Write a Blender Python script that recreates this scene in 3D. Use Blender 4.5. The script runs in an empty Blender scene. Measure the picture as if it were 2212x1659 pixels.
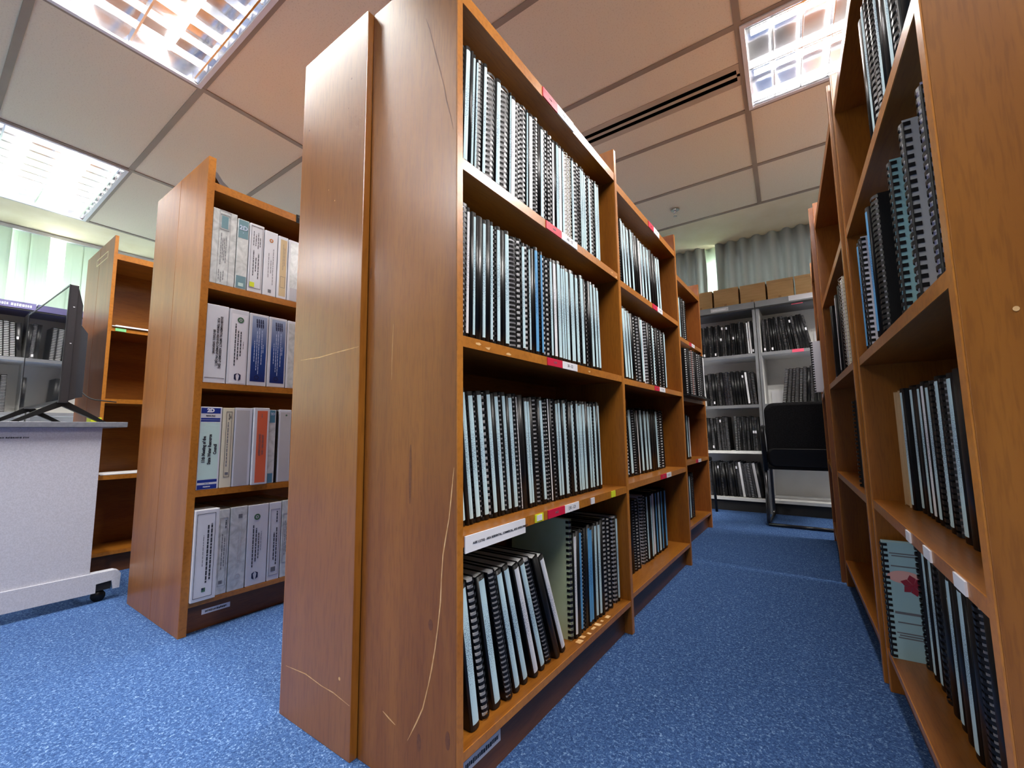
import bpy, bmesh, math, random
from mathutils import Matrix, Vector
random.seed(7)
PI = math.pi
SC = bpy.context.scene
COL = SC.collection

# ------------------------------------------------------------------ camera
F_PX, YAW, PITCH, ROLL = 939.46, .6166, .1078, -.0129
CAM = Vector((.5884, -.6588, .7078))
fw = Vector((-math.sin(YAW)*math.cos(PITCH), math.cos(YAW)*math.cos(PITCH), math.sin(PITCH)))
r0 = Vector((math.cos(YAW), math.sin(YAW), 0)); u0 = r0.cross(fw)
rt = r0*math.cos(ROLL)+u0*math.sin(ROLL); up = -r0*math.sin(ROLL)+u0*math.cos(ROLL)
cd = bpy.data.cameras.new('camera'); cam = bpy.data.objects.new('camera', cd); COL.objects.link(cam)
cd.sensor_fit = 'HORIZONTAL'; cd.sensor_width = 36; cd.lens = F_PX/2212*36; cd.clip_start = .02; cd.clip_end = 100
cam.matrix_world = Matrix(((rt.x, up.x, -fw.x, CAM.x), (rt.y, up.y, -fw.y, CAM.y), (rt.z, up.z, -fw.z, CAM.z), (0, 0, 0, 1)))
SC.camera = cam

# ------------------------------------------------------------------ world, exposure
w = bpy.data.worlds.new('daylight'); SC.world = w; w.use_nodes = True
w.node_tree.nodes['Background'].inputs[0].default_value = (.93, .98, .96, 1)
w.node_tree.nodes['Background'].inputs[1].default_value = 5.0
SC.view_settings.view_transform = 'Standard'; SC.view_settings.look = 'None'
SC.view_settings.gamma = 1; SC.view_settings.use_curve_mapping = False
SC.view_settings.exposure = 1.55
SC.cycles.max_bounces = 8; SC.cycles.diffuse_bounces = 3; SC.cycles.glossy_bounces = 4
SC.cycles.transparent_max_bounces = 8; SC.cycles.sample_clamp_indirect = 6
SC.cycles.caustics_reflective = False; SC.cycles.caustics_refractive = False
LAMP_W = 13.0

# ------------------------------------------------------------------ materials
def srgb(r, g, b):
    f = lambda c: (c/255/12.92) if c/255 <= .04045 else ((c/255+.055)/1.055)**2.4
    return (f(r), f(g), f(b), 1)
MATS = {}
def mat(name, col, rough=.5, metal=0, spec=.5, emit=None, es=0, trans=0, coat=0, sheen=0, alpha=1):
    m = bpy.data.materials.new(name); m.use_nodes = True
    b = m.node_tree.nodes['Principled BSDF']
    b.inputs['Base Color'].default_value = col; b.inputs['Roughness'].default_value = rough
    b.inputs['Metallic'].default_value = metal; b.inputs['Specular IOR Level'].default_value = spec
    b.inputs['Coat Weight'].default_value = coat
    b.inputs['Coat Roughness'].default_value = .2
    if emit: b.inputs['Emission Color'].default_value = emit; b.inputs['Emission Strength'].default_value = es
    MATS[name] = m
    return m
def nodes(m): return m.node_tree.nodes, m.node_tree.links, m.node_tree.nodes['Principled BSDF']
def noise_col(m, c1, c2, scale=(1, 1, 1), nscale=5, detail=4, lo=.35, hi=.65, coord='Object', bump=0, bdist=.001, rough=None, dist=0):
    N, L, b = nodes(m)
    tc = N.new('ShaderNodeTexCoord'); mp = N.new('ShaderNodeMapping'); mp.inputs['Scale'].default_value = scale
    nz = N.new('ShaderNodeTexNoise'); nz.inputs['Scale'].default_value = nscale; nz.inputs['Detail'].default_value = detail
    nz.inputs['Distortion'].default_value = dist
    rp = N.new('ShaderNodeValToRGB')
    rp.color_ramp.elements[0].position = lo; rp.color_ramp.elements[0].color = c1
    rp.color_ramp.elements[1].position = hi; rp.color_ramp.elements[1].color = c2
    L.new(tc.outputs[coord], mp.inputs[0]); L.new(mp.outputs[0], nz.inputs['Vector']); L.new(nz.outputs['Fac'], rp.inputs[0])
    L.new(rp.outputs[0], b.inputs['Base Color'])
    if bump:
        bp = N.new('ShaderNodeBump'); bp.inputs['Strength'].default_value = bump; bp.inputs['Distance'].default_value = bdist
        L.new(nz.outputs['Fac'], bp.inputs['Height']); L.new(bp.outputs[0], b.inputs['Normal'])
    if rough:
        mr = N.new('ShaderNodeMapRange'); mr.inputs[3].default_value = rough[0]; mr.inputs[4].default_value = rough[1]
        L.new(nz.outputs['Fac'], mr.inputs[0]); L.new(mr.outputs[0], b.inputs['Roughness'])
    return m
def wood(name, ca, cb, scale, rough=.38, coat=.15):
    """veneer: long soft figure + fine pores along the grain"""
    m = mat(name, ca, rough, coat=coat); N, L, b = nodes(m)
    tc = N.new('ShaderNodeTexCoord')
    def nz(sc, ns, det, dist=0):
        mp = N.new('ShaderNodeMapping'); mp.inputs['Scale'].default_value = sc
        n = N.new('ShaderNodeTexNoise'); n.inputs['Scale'].default_value = ns; n.inputs['Detail'].default_value = det
        n.inputs['Distortion'].default_value = dist
        L.new(tc.outputs['Object'], mp.inputs[0]); L.new(mp.outputs[0], n.inputs['Vector']); return n
    s = Vector(scale)
    big = nz(tuple(s), 1.6, 3, .6); fine = nz(tuple(s*9), 3.0, 2, 0)
    r1 = N.new('ShaderNodeValToRGB'); r1.color_ramp.elements[0].position = .3; r1.color_ramp.elements[0].color = ca
    r1.color_ramp.elements[1].position = .7; r1.color_ramp.elements[1].color = cb
    L.new(big.outputs['Fac'], r1.inputs[0])
    r2 = N.new('ShaderNodeValToRGB'); r2.color_ramp.elements[0].position = .36; r2.color_ramp.elements[0].color = (.70, .67, .63, 1)
    r2.color_ramp.elements[1].position = .52; r2.color_ramp.elements[1].color = (1, 1, 1, 1)
    L.new(fine.outputs['Fac'], r2.inputs[0])
    mx = N.new('ShaderNodeMix'); mx.data_type = 'RGBA'; mx.blend_type = 'MULTIPLY'; mx.inputs[0].default_value = .55
    L.new(r1.outputs[0], mx.inputs[6]); L.new(r2.outputs[0], mx.inputs[7]); L.new(mx.outputs[2], b.inputs['Base Color'])
    return m
W1, W2 = srgb(132, 76, 20), srgb(158, 98, 30)
wood('wood_panel', W1, W2, (9, 9, .8))
wood('wood_board', W1, W2, (9, .8, 9))
wood('wood_gloss', srgb(138, 82, 26), srgb(158, 100, 36), (6, 6, .6), .28, .35)
wood('wood_edge', srgb(170, 104, 34), srgb(192, 124, 48), (14, 3, 3), .35, .2)
wood('wood_kick', srgb(106, 60, 26), srgb(126, 76, 34), (9, .8, 9), .45)
wood('wood_red', srgb(128, 70, 28), srgb(150, 88, 36), (9, 9, .8))
noise_col(mat('scratch', srgb(226, 178, 118), .7), srgb(212, 160, 100), srgb(236, 196, 140), nscale=60)
noise_col(mat('wood_dark', srgb(92, 54, 34), .6), srgb(84, 46, 28), srgb(116, 70, 42), nscale=40)
m = mat('carpet', srgb(60, 92, 150), .95, spec=.1); N, L, b = nodes(m)
tc = N.new('ShaderNodeTexCoord'); n1 = N.new('ShaderNodeTexNoise'); n1.inputs['Scale'].default_value = 160; n1.inputs['Detail'].default_value = 3
n1.inputs['Distortion'].default_value = 1.2
rp = N.new('ShaderNodeValToRGB'); rp.color_ramp.elements[0].position = .36; rp.color_ramp.elements[0].color = srgb(44, 70, 116)
e = rp.color_ramp.elements.new(.56); e.color = srgb(66, 98, 150)
rp.color_ramp.elements[-1].position = .72; rp.color_ramp.elements[-1].color = srgb(132, 162, 204)
L.new(tc.outputs['Object'], n1.inputs['Vector']); L.new(n1.outputs['Fac'], rp.inputs[0]); L.new(rp.outputs[0], b.inputs['Base Color'])
bp = N.new('ShaderNodeBump'); bp.inputs['Strength'].default_value = .6; bp.inputs['Distance'].default_value = .004
L.new(n1.outputs['Fac'], bp.inputs['Height']); L.new(bp.outputs[0], b.inputs['Normal'])
noise_col(mat('ceiling_tile', srgb(205, 196, 184), .9, spec=.2), srgb(224, 212, 184), srgb(236, 226, 200), nscale=140, detail=2, lo=.3, hi=.45)
noise_col(mat('ceiling_grid', srgb(176, 164, 148), .6), srgb(150, 136, 118), srgb(162, 148, 130), nscale=3)
noise_col(mat('plaster', srgb(226, 222, 204), .9), srgb(238, 224, 188), srgb(244, 232, 200), nscale=6)
noise_col(mat('wall_paint', srgb(214, 208, 194), .9), srgb(208, 202, 188), srgb(220, 214, 202), nscale=4)
noise_col(mat('diffuser_metal', srgb(192, 176, 152), .5), srgb(186, 170, 146), srgb(196, 180, 156), nscale=5)
mat('black_void', (.003, .003, .003, 1), .9, spec=0)
mat('black_plastic', (.009, .009, .010, 1), .36, spec=.25)
mat('black_cover', (.009, .009, .010, 1), .32, spec=.28)
mat('black_matte', (.012, .012, .013, 1), .7)
noise_col(mat('black_fabric', (.012, .012, .014, 1), .95, spec=.05), (.008, .008, .009, 1), (.02, .02, .022, 1), nscale=300)
mat('chrome_dark', (.04, .04, .045, 1), .2, .6)
mat('chrome', (.8, .8, .8, 1), .15, 1)
noise_col(mat('paper', srgb(232, 232, 236), .8), srgb(222, 222, 226), srgb(238, 238, 242), (1, 400, 1), 3, 1)
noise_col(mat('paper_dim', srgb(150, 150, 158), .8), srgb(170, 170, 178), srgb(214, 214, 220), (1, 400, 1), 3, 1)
def printed(name, base, ink, sx=1):
    """paper strip with rows of small unreadable print running along z"""
    m = mat(name, base, .55); N, L, b = nodes(m)
    tc = N.new('ShaderNodeTexCoord'); mp = N.new('ShaderNodeMapping'); mp.inputs['Scale'].default_value = (1, 420, 520)
    nz = N.new('ShaderNodeTexNoise'); nz.inputs['Scale'].default_value = 1; nz.inputs['Detail'].default_value = 1
    mp2 = N.new('ShaderNodeMapping'); mp2.inputs['Scale'].default_value = (3, 8, 5)
    nz2 = N.new('ShaderNodeTexNoise'); nz2.inputs['Scale'].default_value = 1; nz2.inputs['Detail'].default_value = 0
    a = N.new('ShaderNodeMath'); a.operation = 'MULTIPLY'
    L.new(tc.outputs['Object'], mp.inputs[0]); L.new(mp.outputs[0], nz.inputs['Vector'])
    L.new(tc.outputs['Object'], mp2.inputs[0]); L.new(mp2.outputs[0], nz2.inputs['Vector'])
    L.new(nz.outputs['Fac'], a.inputs[0]); L.new(nz2.outputs['Fac'], a.inputs[1])
    rp = N.new('ShaderNodeValToRGB'); rp.color_ramp.elements[0].position = .27; rp.color_ramp.elements[0].color = base
    rp.color_ramp.elements[1].position = .37; rp.color_ramp.elements[1].color = ink
    L.new(a.outputs[0], rp.inputs[0]); L.new(rp.outputs[0], b.inputs['Base Color'])
    return m
printed('label_blue', srgb(200, 230, 240), srgb(110, 134, 160))
printed('label_white', srgb(236, 238, 244), srgb(150, 150, 166))
printed('label_deep', srgb(98, 168, 220), srgb(50, 90, 150))
mat('cover_white', srgb(216, 216, 228), .45); mat('cover_teal', srgb(140, 182, 188), .35)
noise_col(mat('cover_green', srgb(190, 208, 168), .5), srgb(200, 216, 172), srgb(212, 226, 190), nscale=12)
mat('cover_lavender', srgb(178, 176, 206), .45); mat('cover_pink', srgb(232, 178, 172), .45)
mat('cover_cream', srgb(226, 220, 196), .5); mat('cover_grey', srgb(168, 170, 172), .45)
mat('cover_leaf', srgb(108, 172, 112), .4); mat('cover_navy', srgb(40, 48, 96), .4)
mat('cover_bluegreen', srgb(160, 196, 206), .35)
noise_col(mat('cover_tan', srgb(196, 166, 124), .7), srgb(188, 156, 112), srgb(206, 176, 134), (9, 9, .8), 4)
noise_col(mat('binder_white', srgb(222, 224, 232), .3), srgb(216, 218, 226), srgb(226, 228, 236), nscale=9)
noise_col(mat('binder_clear', srgb(206, 210, 210), .18, coat=.4), srgb(190, 196, 196), srgb(224, 228, 228), nscale=22, dist=1.5)
mat('ink', srgb(40, 44, 56), .6); mat('ink_soft', srgb(110, 112, 120), .6); mat('ink_pale', srgb(200, 212, 236), .6)
mat('ink_navy', srgb(26, 34, 72), .5); mat('blue_band', srgb(24, 52, 140), .4); mat('teal_band', srgb(110, 146, 156), .4)
mat('sea_band', srgb(84, 138, 162), .4); mat('pale_mint', srgb(198, 226, 222), .4); mat('orange_insert', srgb(222, 106, 74), .45)
mat('tan_insert', srgb(210, 186, 146), .45); mat('green_ink', srgb(70, 110, 84), .5); mat('orange_ink', srgb(206, 126, 60), .5)
m = mat('blue_fade', srgb(60, 100, 170), .35); N, L, b = nodes(m)     # printed insert: pale blue top, navy foot
tc = N.new('ShaderNodeTexCoord'); sp = N.new('ShaderNodeSeparateXYZ'); rp = N.new('ShaderNodeValToRGB')
rp.color_ramp.elements[0].position = .0; rp.color_ramp.elements[0].color = srgb(18, 44, 110)
e = rp.color_ramp.elements.new(.5); e.color = srgb(36, 78, 150)
rp.color_ramp.elements[-1].position = 1; rp.color_ramp.elements[-1].color = srgb(168, 184, 212)
L.new(tc.outputs['Generated'], sp.inputs[0]); L.new(sp.outputs[2], rp.inputs[0]); L.new(rp.outputs[0], b.inputs['Base Color'])
mat('tag_red', srgb(206, 26, 66), .5); mat('tag_white', srgb(236, 236, 244), .5); mat('tag_yellow', srgb(222, 232, 50), .5)
mat('tag_green', srgb(130, 210, 140), .5); mat('tag_pink', srgb(226, 80, 110), .5)
noise_col(mat('cardboard', srgb(196, 156, 108), .85), srgb(208, 166, 114), srgb(220, 182, 130), (1, 1, 8), 6)
mat('cardboard_tape', srgb(180, 138, 92), .4)
noise_col(mat('shelf_grey', srgb(118, 120, 124), .5), srgb(112, 114, 118), srgb(124, 126, 130), nscale=5)
noise_col(mat('shelf_light', srgb(196, 196, 198), .5), srgb(188, 188, 190), srgb(204, 204, 206), nscale=4)
noise_col(mat('shelf_white', srgb(206, 206, 202), .55), srgb(226, 226, 224), srgb(236, 236, 234), nscale=4)
noise_col(mat('band_purple', srgb(96, 92, 138), .5), srgb(90, 86, 132), srgb(102, 98, 144), nscale=4)
noise_col(mat('table_panel', srgb(190, 192, 204), .5), srgb(182, 184, 196), srgb(196, 198, 210), nscale=260, detail=1)
noise_col(mat('table_top', srgb(110, 114, 124), .45), srgb(104, 108, 118), srgb(116, 120, 130), nscale=80)
mat('tv_shell', srgb(34, 38, 46), .45); mat('tv_edge', (.02, .02, .024, 1), .3)
m = mat('tv_glass', (.02, .022, .026, 1), .03, spec=1.0, coat=1.0); m.node_tree.nodes['Principled BSDF'].inputs['Coat Roughness'].default_value = .02
mat('tv_bezel', srgb(150, 154, 164), .25, .6)
mat('louver_metal', (.9, .9, .93, 1), .16, 1)
mat('lamp_housing', (.88, .88, .9, 1), .16, 1)
mat('tube_glow', (1, 1, 1, 1), .5, emit=(1, .985, 1, 1), es=22)
mat('white_metal', srgb(230, 230, 232), .4)
mat('folder_dark', srgb(74, 72, 76), .5)
mat('plastic_clear', srgb(216, 216, 222), .12)
def cloth(name, col, tr, rough=.9, fac=.5):
    m = mat(name, col, rough, spec=.1); N, L, b = nodes(m)
    t = N.new('ShaderNodeBsdfTranslucent'); t.inputs[0].default_value = tr
    mx = N.new('ShaderNodeMixShader'); mx.inputs[0].default_value = fac
    out = N['Material Output']; L.new(b.outputs[0], mx.inputs[1]); L.new(t.outputs[0], mx.inputs[2]); L.new(mx.outputs[0], out.inputs[0])
    nz = N.new('ShaderNodeTexNoise'); nz.inputs['Scale'].default_value = 400
    bp = N.new('ShaderNodeBump'); bp.inputs['Strength'].default_value = .2; bp.inputs['Distance'].default_value = .001
    L.new(nz.outputs['Fac'], bp.inputs['Height']); L.new(bp.outputs[0], b.inputs['Normal'])
    return m
cloth('curtain_grey', srgb(184, 187, 189), srgb(178, 180, 178), fac=.25)
cloth('curtain_sheer', srgb(236, 244, 232), srgb(236, 246, 236), fac=.6)
cloth('blind_fabric', srgb(200, 216, 200), srgb(190, 214, 196), fac=.10)
m = mat('window_glass', (1, 1, 1, 1), .02); N, L, b = nodes(m)
t = N.new('ShaderNodeBsdfTransparent'); t.inputs[0].default_value = (.96, .98, .97, 1); g = N.new('ShaderNodeBsdfGlossy'); g.inputs['Roughness'].default_value = .02
mx = N.new('ShaderNodeMixShader'); mx.inputs[0].default_value = .06
L.new(t.outputs[0], mx.inputs[1]); L.new(g.outputs[0], mx.inputs[2]); L.new(mx.outputs[0], N['Material Output'].inputs[0])

# ------------------------------------------------------------------ helpers
def mk(name, bm, m, parent=None, M=None):
    me = bpy.data.meshes.new(name); bm.to_mesh(me); bm.free()
    me.materials.append(MATS[m]); o = bpy.data.objects.new(name, me); COL.objects.link(o)
    if parent: o.parent = parent
    if M is not None: o.matrix_local = M
    return o
def link(name, me, parent):
    o = bpy.data.objects.new(name, me); COL.objects.link(o); o.parent = parent; return o
def tag(o, label, cat, group=None):
    o['label'] = label; o['category'] = cat
    if group: o['group'] = group
    return o
def thing(name, label, cat, M=Matrix.Identity(4), group=None):
    o = bpy.data.objects.new(name, None); COL.objects.link(o); o.matrix_world = M; o.empty_display_size = .05
    return tag(o, label, cat, group)
def struct(name, bm, m):
    o = mk(name, bm, m); o['kind'] = 'structure'; return o
def box(bm, x0, x1, y0, y1, z0, z1, bev=0):
    g = bmesh.ops.create_cube(bm, size=1, matrix=Matrix.Translation(((x0+x1)/2, (y0+y1)/2, (z0+z1)/2)) @ Matrix.Diagonal((x1-x0, y1-y0, z1-z0, 1)))
    if bev:
        es = list({e for v in g['verts'] for e in v.link_edges})
        bmesh.ops.bevel(bm, geom=es, offset=bev, segments=2, affect='EDGES', profile=.6)
    return bm
def bx(*a): return box(bmesh.new(), *a)
def face_prism(bm, pts, d):
    """pts: 3-D polygon, extruded by vector d"""
    a = [bm.verts.new(p) for p in pts]; b = [bm.verts.new(Vector(p)+Vector(d)) for p in pts]; n = len(a)
    bm.faces.new(a); bm.faces.new(b[::-1])
    for i in range(n): bm.faces.new((a[i], b[i], b[(i+1) % n], a[(i+1) % n]))
    bmesh.ops.recalc_face_normals(bm, faces=bm.faces)
    return bm
def tube(bm, pts, r, n=10, cap=True):
    pts = [Vector(p) for p in pts]; rings = []
    for i, p in enumerate(pts):
        d = (pts[min(i+1, len(pts)-1)]-pts[max(i-1, 0)]).normalized()
        a = d.orthogonal().normalized() if i == 0 else (pa-d*pa.dot(d)).normalized()
        pa = a; c = d.cross(a)
        rings.append([bm.verts.new(p+(a*math.cos(2*PI*k/n)+c*math.sin(2*PI*k/n))*r) for k in range(n)])
    for A, B in zip(rings, rings[1:]):
        for k in range(n): bm.faces.new((A[k], A[(k+1) % n], B[(k+1) % n], B[k]))
    if cap: bm.faces.new(rings[0][::-1]); bm.faces.new(rings[-1])
    for f in bm.faces: f.smooth = True
    return bm
def bend(pts, r=.04, n=5):
    """round the corners of a polyline"""
    P = [Vector(p) for p in pts]; out = [P[0]]
    for i in range(1, len(P)-1):
        a, b, c = P[i-1], P[i], P[i+1]; d1 = (a-b).normalized(); d2 = (c-b).normalized()
        rr = min(r, (a-b).length*.49, (c-b).length*.49); s, e_ = b+d1*rr, b+d2*rr
        for k in range(n+1):
            t = k/n; out.append(s.lerp(b, t).lerp(b.lerp(e_, t), t))
    out.append(P[-1]); return out
def frame(origin, reading, upv):
    r, u = Vector(reading).normalized(), Vector(upv).normalized(); n = r.cross(u)
    return Matrix(((r.x, u.x, n.x, origin[0]), (r.y, u.y, n.y, origin[1]), (r.z, u.z, n.z, origin[2]), (0, 0, 0, 1)))
def text(name, body, size, m, parent, origin, reading, upv, align='LEFT', bold=0, sx=1):
    cu = bpy.data.curves.new('t', 'FONT'); cu.body = body; cu.size = size; cu.align_x = align; cu.align_y = 'CENTER'
    cu.extrude = .0002; cu.offset = bold; cu.resolution_u = 2
    t = bpy.data.objects.new('t', cu); me = bpy.data.meshes.new_from_object(t)
    bpy.data.objects.remove(t); me.materials.append(MATS[m])
    o = bpy.data.objects.new(name, me); COL.objects.link(o); o.parent = parent
    o.matrix_local = frame(origin, reading, upv) @ Matrix.Diagonal((sx, 1, 1, 1)); return o

def blur_print(parent, m, x, y0, y1, z, h, seed=1):
    """a line of print too blurred to read: small uneven strokes along y"""
    rnd = random.Random(seed); bm = bmesh.new(); y = y0
    while y < y1:
        w_ = rnd.uniform(.25, .6)*h; zz = rnd.uniform(.3, .5)*h
        box(bm, x-.0002, x+.0003, y, min(y+w_, y1), z-zz, z+rnd.uniform(.25, .5)*h); y += w_+h*(.18 if rnd.random() < .8 else .6)
    return mk('print', bm, m, parent)
# ------------------------------------------------------------------ the room
SH = -.0556                                   # slight skew of the ceiling grid against the bookcase rows
CZ = 2.55
def cx(x, y): return x+SH*(y-.14)
GX = [-4.437, -3.21, -1.985, -.755, .475, 1.70, 2.9]
GY = [-3.67, -3.03, -2.39, -1.75, -1.12, -.48, .14, .775, 1.43, 2.065, 2.70, 3.31]
LAMPS = [(i, j) for i in (0, 2, 4) for j in (5, 8, 2)]
LAMPS.remove((4, 2)); LAMPS += [(5, 10)]  # the last one is an added, unseen light brightening the far curtain and boxes
XW0, XW1, YW0, YW1 = -5.15, 2.9, -3.67, 4.12
struct('floor', bx(XW0-.1, XW1+.1, YW0-.1, YW1+.1, -.1, 0), 'carpet')
bm = bmesh.new()                              # suspended tiles, with the lamp and air-slot cells left open
for i in range(len(GX)-1):
    for j in range(len(GY)-1):
        if (i, j) in LAMPS or (i == 3 and j == 8): continue
        a, b, c, d = GX[i], GX[i+1], GY[j], GY[j+1]
        face_prism(bm, [(cx(a, c), c, CZ), (cx(b, c), c, CZ), (cx(b, d), d, CZ), (cx(a, d), d, CZ)], (0, 0, .015))
box(bm, XW0, XW1+.1, YW0, YW1, 2.72, 2.75)
struct('ceiling', bm, 'ceiling_tile')
bm = bmesh.new()
face_prism(bm, [(XW0, YW0, CZ), (cx(GX[0], YW0), YW0, CZ), (cx(GX[0], YW1), YW1, CZ), (XW0, YW1, CZ)], (0, 0, .02))
face_prism(bm, [(cx(GX[0], GY[-1]), GY[-1], CZ), (XW1+.1, GY[-1], CZ), (XW1+.1, YW1, CZ), (cx(GX[0], YW1), YW1, CZ)], (0, 0, .02))
struct('ceiling_margin', bm, 'plaster')
bm = bmesh.new(); gw = .015
for x in GX:
    face_prism(bm, [(cx(x, YW0)-gw, YW0, CZ-.006), (cx(x, YW0)+gw, YW0, CZ-.006), (cx(x, 3.31)+gw, 3.31, CZ-.006), (cx(x, 3.31)-gw, 3.31, CZ-.006)], (0, 0, .006))
for y in GY:
    box(bm, cx(GX[0], y), XW1, y-gw, y+gw, CZ-.005, CZ)
struct('trim_1', bm, 'ceiling_grid')
# walls, the left and far ones open for their windows
def wall_open(name, axis, c0, c1, a0, a1, w0, w1, s0, s1):
    bm = bmesh.new()
    for p0, p1, q0, q1 in ((a0, a1, 0, s0), (a0, a1, s1, 2.75), (a0, w0, s0, s1), (w1, a1, s0, s1)):
        if axis == 'x': box(bm, c0, c1, p0, p1, q0, q1)
        else: box(bm, p0, p1, c0, c1, q0, q1)
    return struct(name, bm, 'wall_paint')
wall_open('wall_left', 'x', XW0-.12, XW0, YW0, YW1+.12, -3.2, 3.0, .95, 2.48)
wall_open('wall_far', 'y', YW1, YW1+.12, XW0, XW1, -1.6, 2.3, .95, 2.40)
struct('wall_right', bx(XW1, XW1+.1, YW0, YW1, 0, 2.75), 'wall_paint')
struct('wall_near', bx(XW0-.1, XW1+.1, YW0-.1, YW0, 0, 2.75), 'wall_paint')
def window(name, axis, c, a0, a1, z0, z1, n):
    bm = bmesh.new()
    def b_(p0, p1, q0, q1):
        if axis == 'x': box(bm, c-.02, c+.02, p0, p1, q0, q1)
        else: box(bm, p0, p1, c-.02, c+.02, q0, q1)
    b_(a0, a1, z0, z0+.05); b_(a0, a1, z1-.05, z1)
    for k in range(n+1):
        x = a0+(a1-a0)*k/n; b_(max(a0, x-.025), min(a1, x+.025), z0+.05, z1-.05)
    o = struct(name, bm, 'white_metal')
    g_ = bx(c-.003, c+.003, a0, a1, z0, z1) if axis == 'x' else bx(a0, a1, c-.003, c+.003, z0, z1)
    mk('pane', g_, 'window_glass', o); return o
window('window_1', 'x', XW0-.07, -3.2, 3.0, .95, 2.48, 4)
window('window_2', 'y', YW1+.07, -1.6, 2.3, .95, 2.40, 3)

# vertical blind on the left wall
bl = thing('vertical_blind', 'pale green vertical blind with one slat drawn aside, above the left wall shelving', 'blind', Matrix.Translation((-5.03, 0, 0)))
mk('head_rail', bx(-.025, .02, -3.3, 3.1, 2.515, 2.545), 'white_metal', bl)
k = 0; y = -3.2
while y < 3.0:
    if not (-.02 < y+.06 < .12):
        x0 = .012*math.sin(k*2.1); tw = .018+.006*math.sin(k*1.7)
        bm = bmesh.new(); n = 5
        top = [bm.verts.new((x0+tw*(2*q/n-1)*.5, y+.122*q/n, 2.515)) for q in range(n+1)]
        bot = [bm.verts.new((x0+tw*(2*q/n-1)*.5+.006*math.sin(q*1.3), y+.122*q/n, .99)) for q in range(n+1)]
        for q in range(n): bm.faces.new((top[q], top[q+1], bot[q+1], bot[q]))
        mk('slat', bm, 'blind_fabric', bl)
    y += .1145; k += 1

# curtains on the far wall
def curtain(name, x0, x1, m, label, amp=.046, seed=1, y0=3.985, pitch=.058, edge=None):
    rnd = random.Random(seed); bm = bmesh.new(); nx = int((x1-x0)/.008)+1; rows = []
    ph = [rnd.uniform(-.6, .6) for _ in range(60)]
    for zi in range(13):
        z = 2.556-(2.556-.6)*zi/12; r_ = []
        for i in range(nx+1):
            x = x0+(x1-x0)*i/nx; s = x/pitch
            k_ = int(math.floor(s)) % 60
            f = math.sin(2*PI*s/2+ph[k_ % 7]*.0+.5*math.sin(s*.7+zi*.12))
            f = math.copysign(abs(f)**.6, f)
            yy = y0+f*amp*(.55+.045*zi)+.006*math.sin(3.1*s+zi*.35)
            xx = x+.02*math.sin(s*1.3+zi*.25)*(zi/12)
            if edge and i in (0, nx) : xx += edge*math.sin(zi*.9)*.012
            r_.append(bm.verts.new((xx, yy, z)))
        rows.append(r_)
    for A, B in zip(rows, rows[1:]):
        for i in range(nx): bm.faces.new((A[i], A[i+1], B[i+1], B[i]))
    for f in bm.faces: f.smooth = True
    o = mk(name, bm, m); o.modifiers.new('thick', 'SOLIDIFY').thickness = .0012
    return tag(o, label, 'curtain')
curtain('curtain', -1.75, -.27, 'curtain_grey', 'narrow grey curtain drawn to the left of the bright window gap', seed=4, pitch=.05, edge=1)
curtain('curtain', -.165, 2.35, 'curtain_grey', 'wide grey pleated curtain above the cardboard boxes', seed=2)
curtain('sheer_curtain', -.33, -.10, 'curtain_sheer', 'white sheer curtain glowing in the gap between the grey curtains', amp=.012, seed=9, y0=4.045, pitch=.07)
mk('curtain_track', bx(-1.8, 2.4, 4.06, 4.08, 2.52, 2.55), 'white_metal'); tag(COL.objects['curtain_track'], 'white curtain track along the far edge of the ceiling', 'curtain track')

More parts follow.
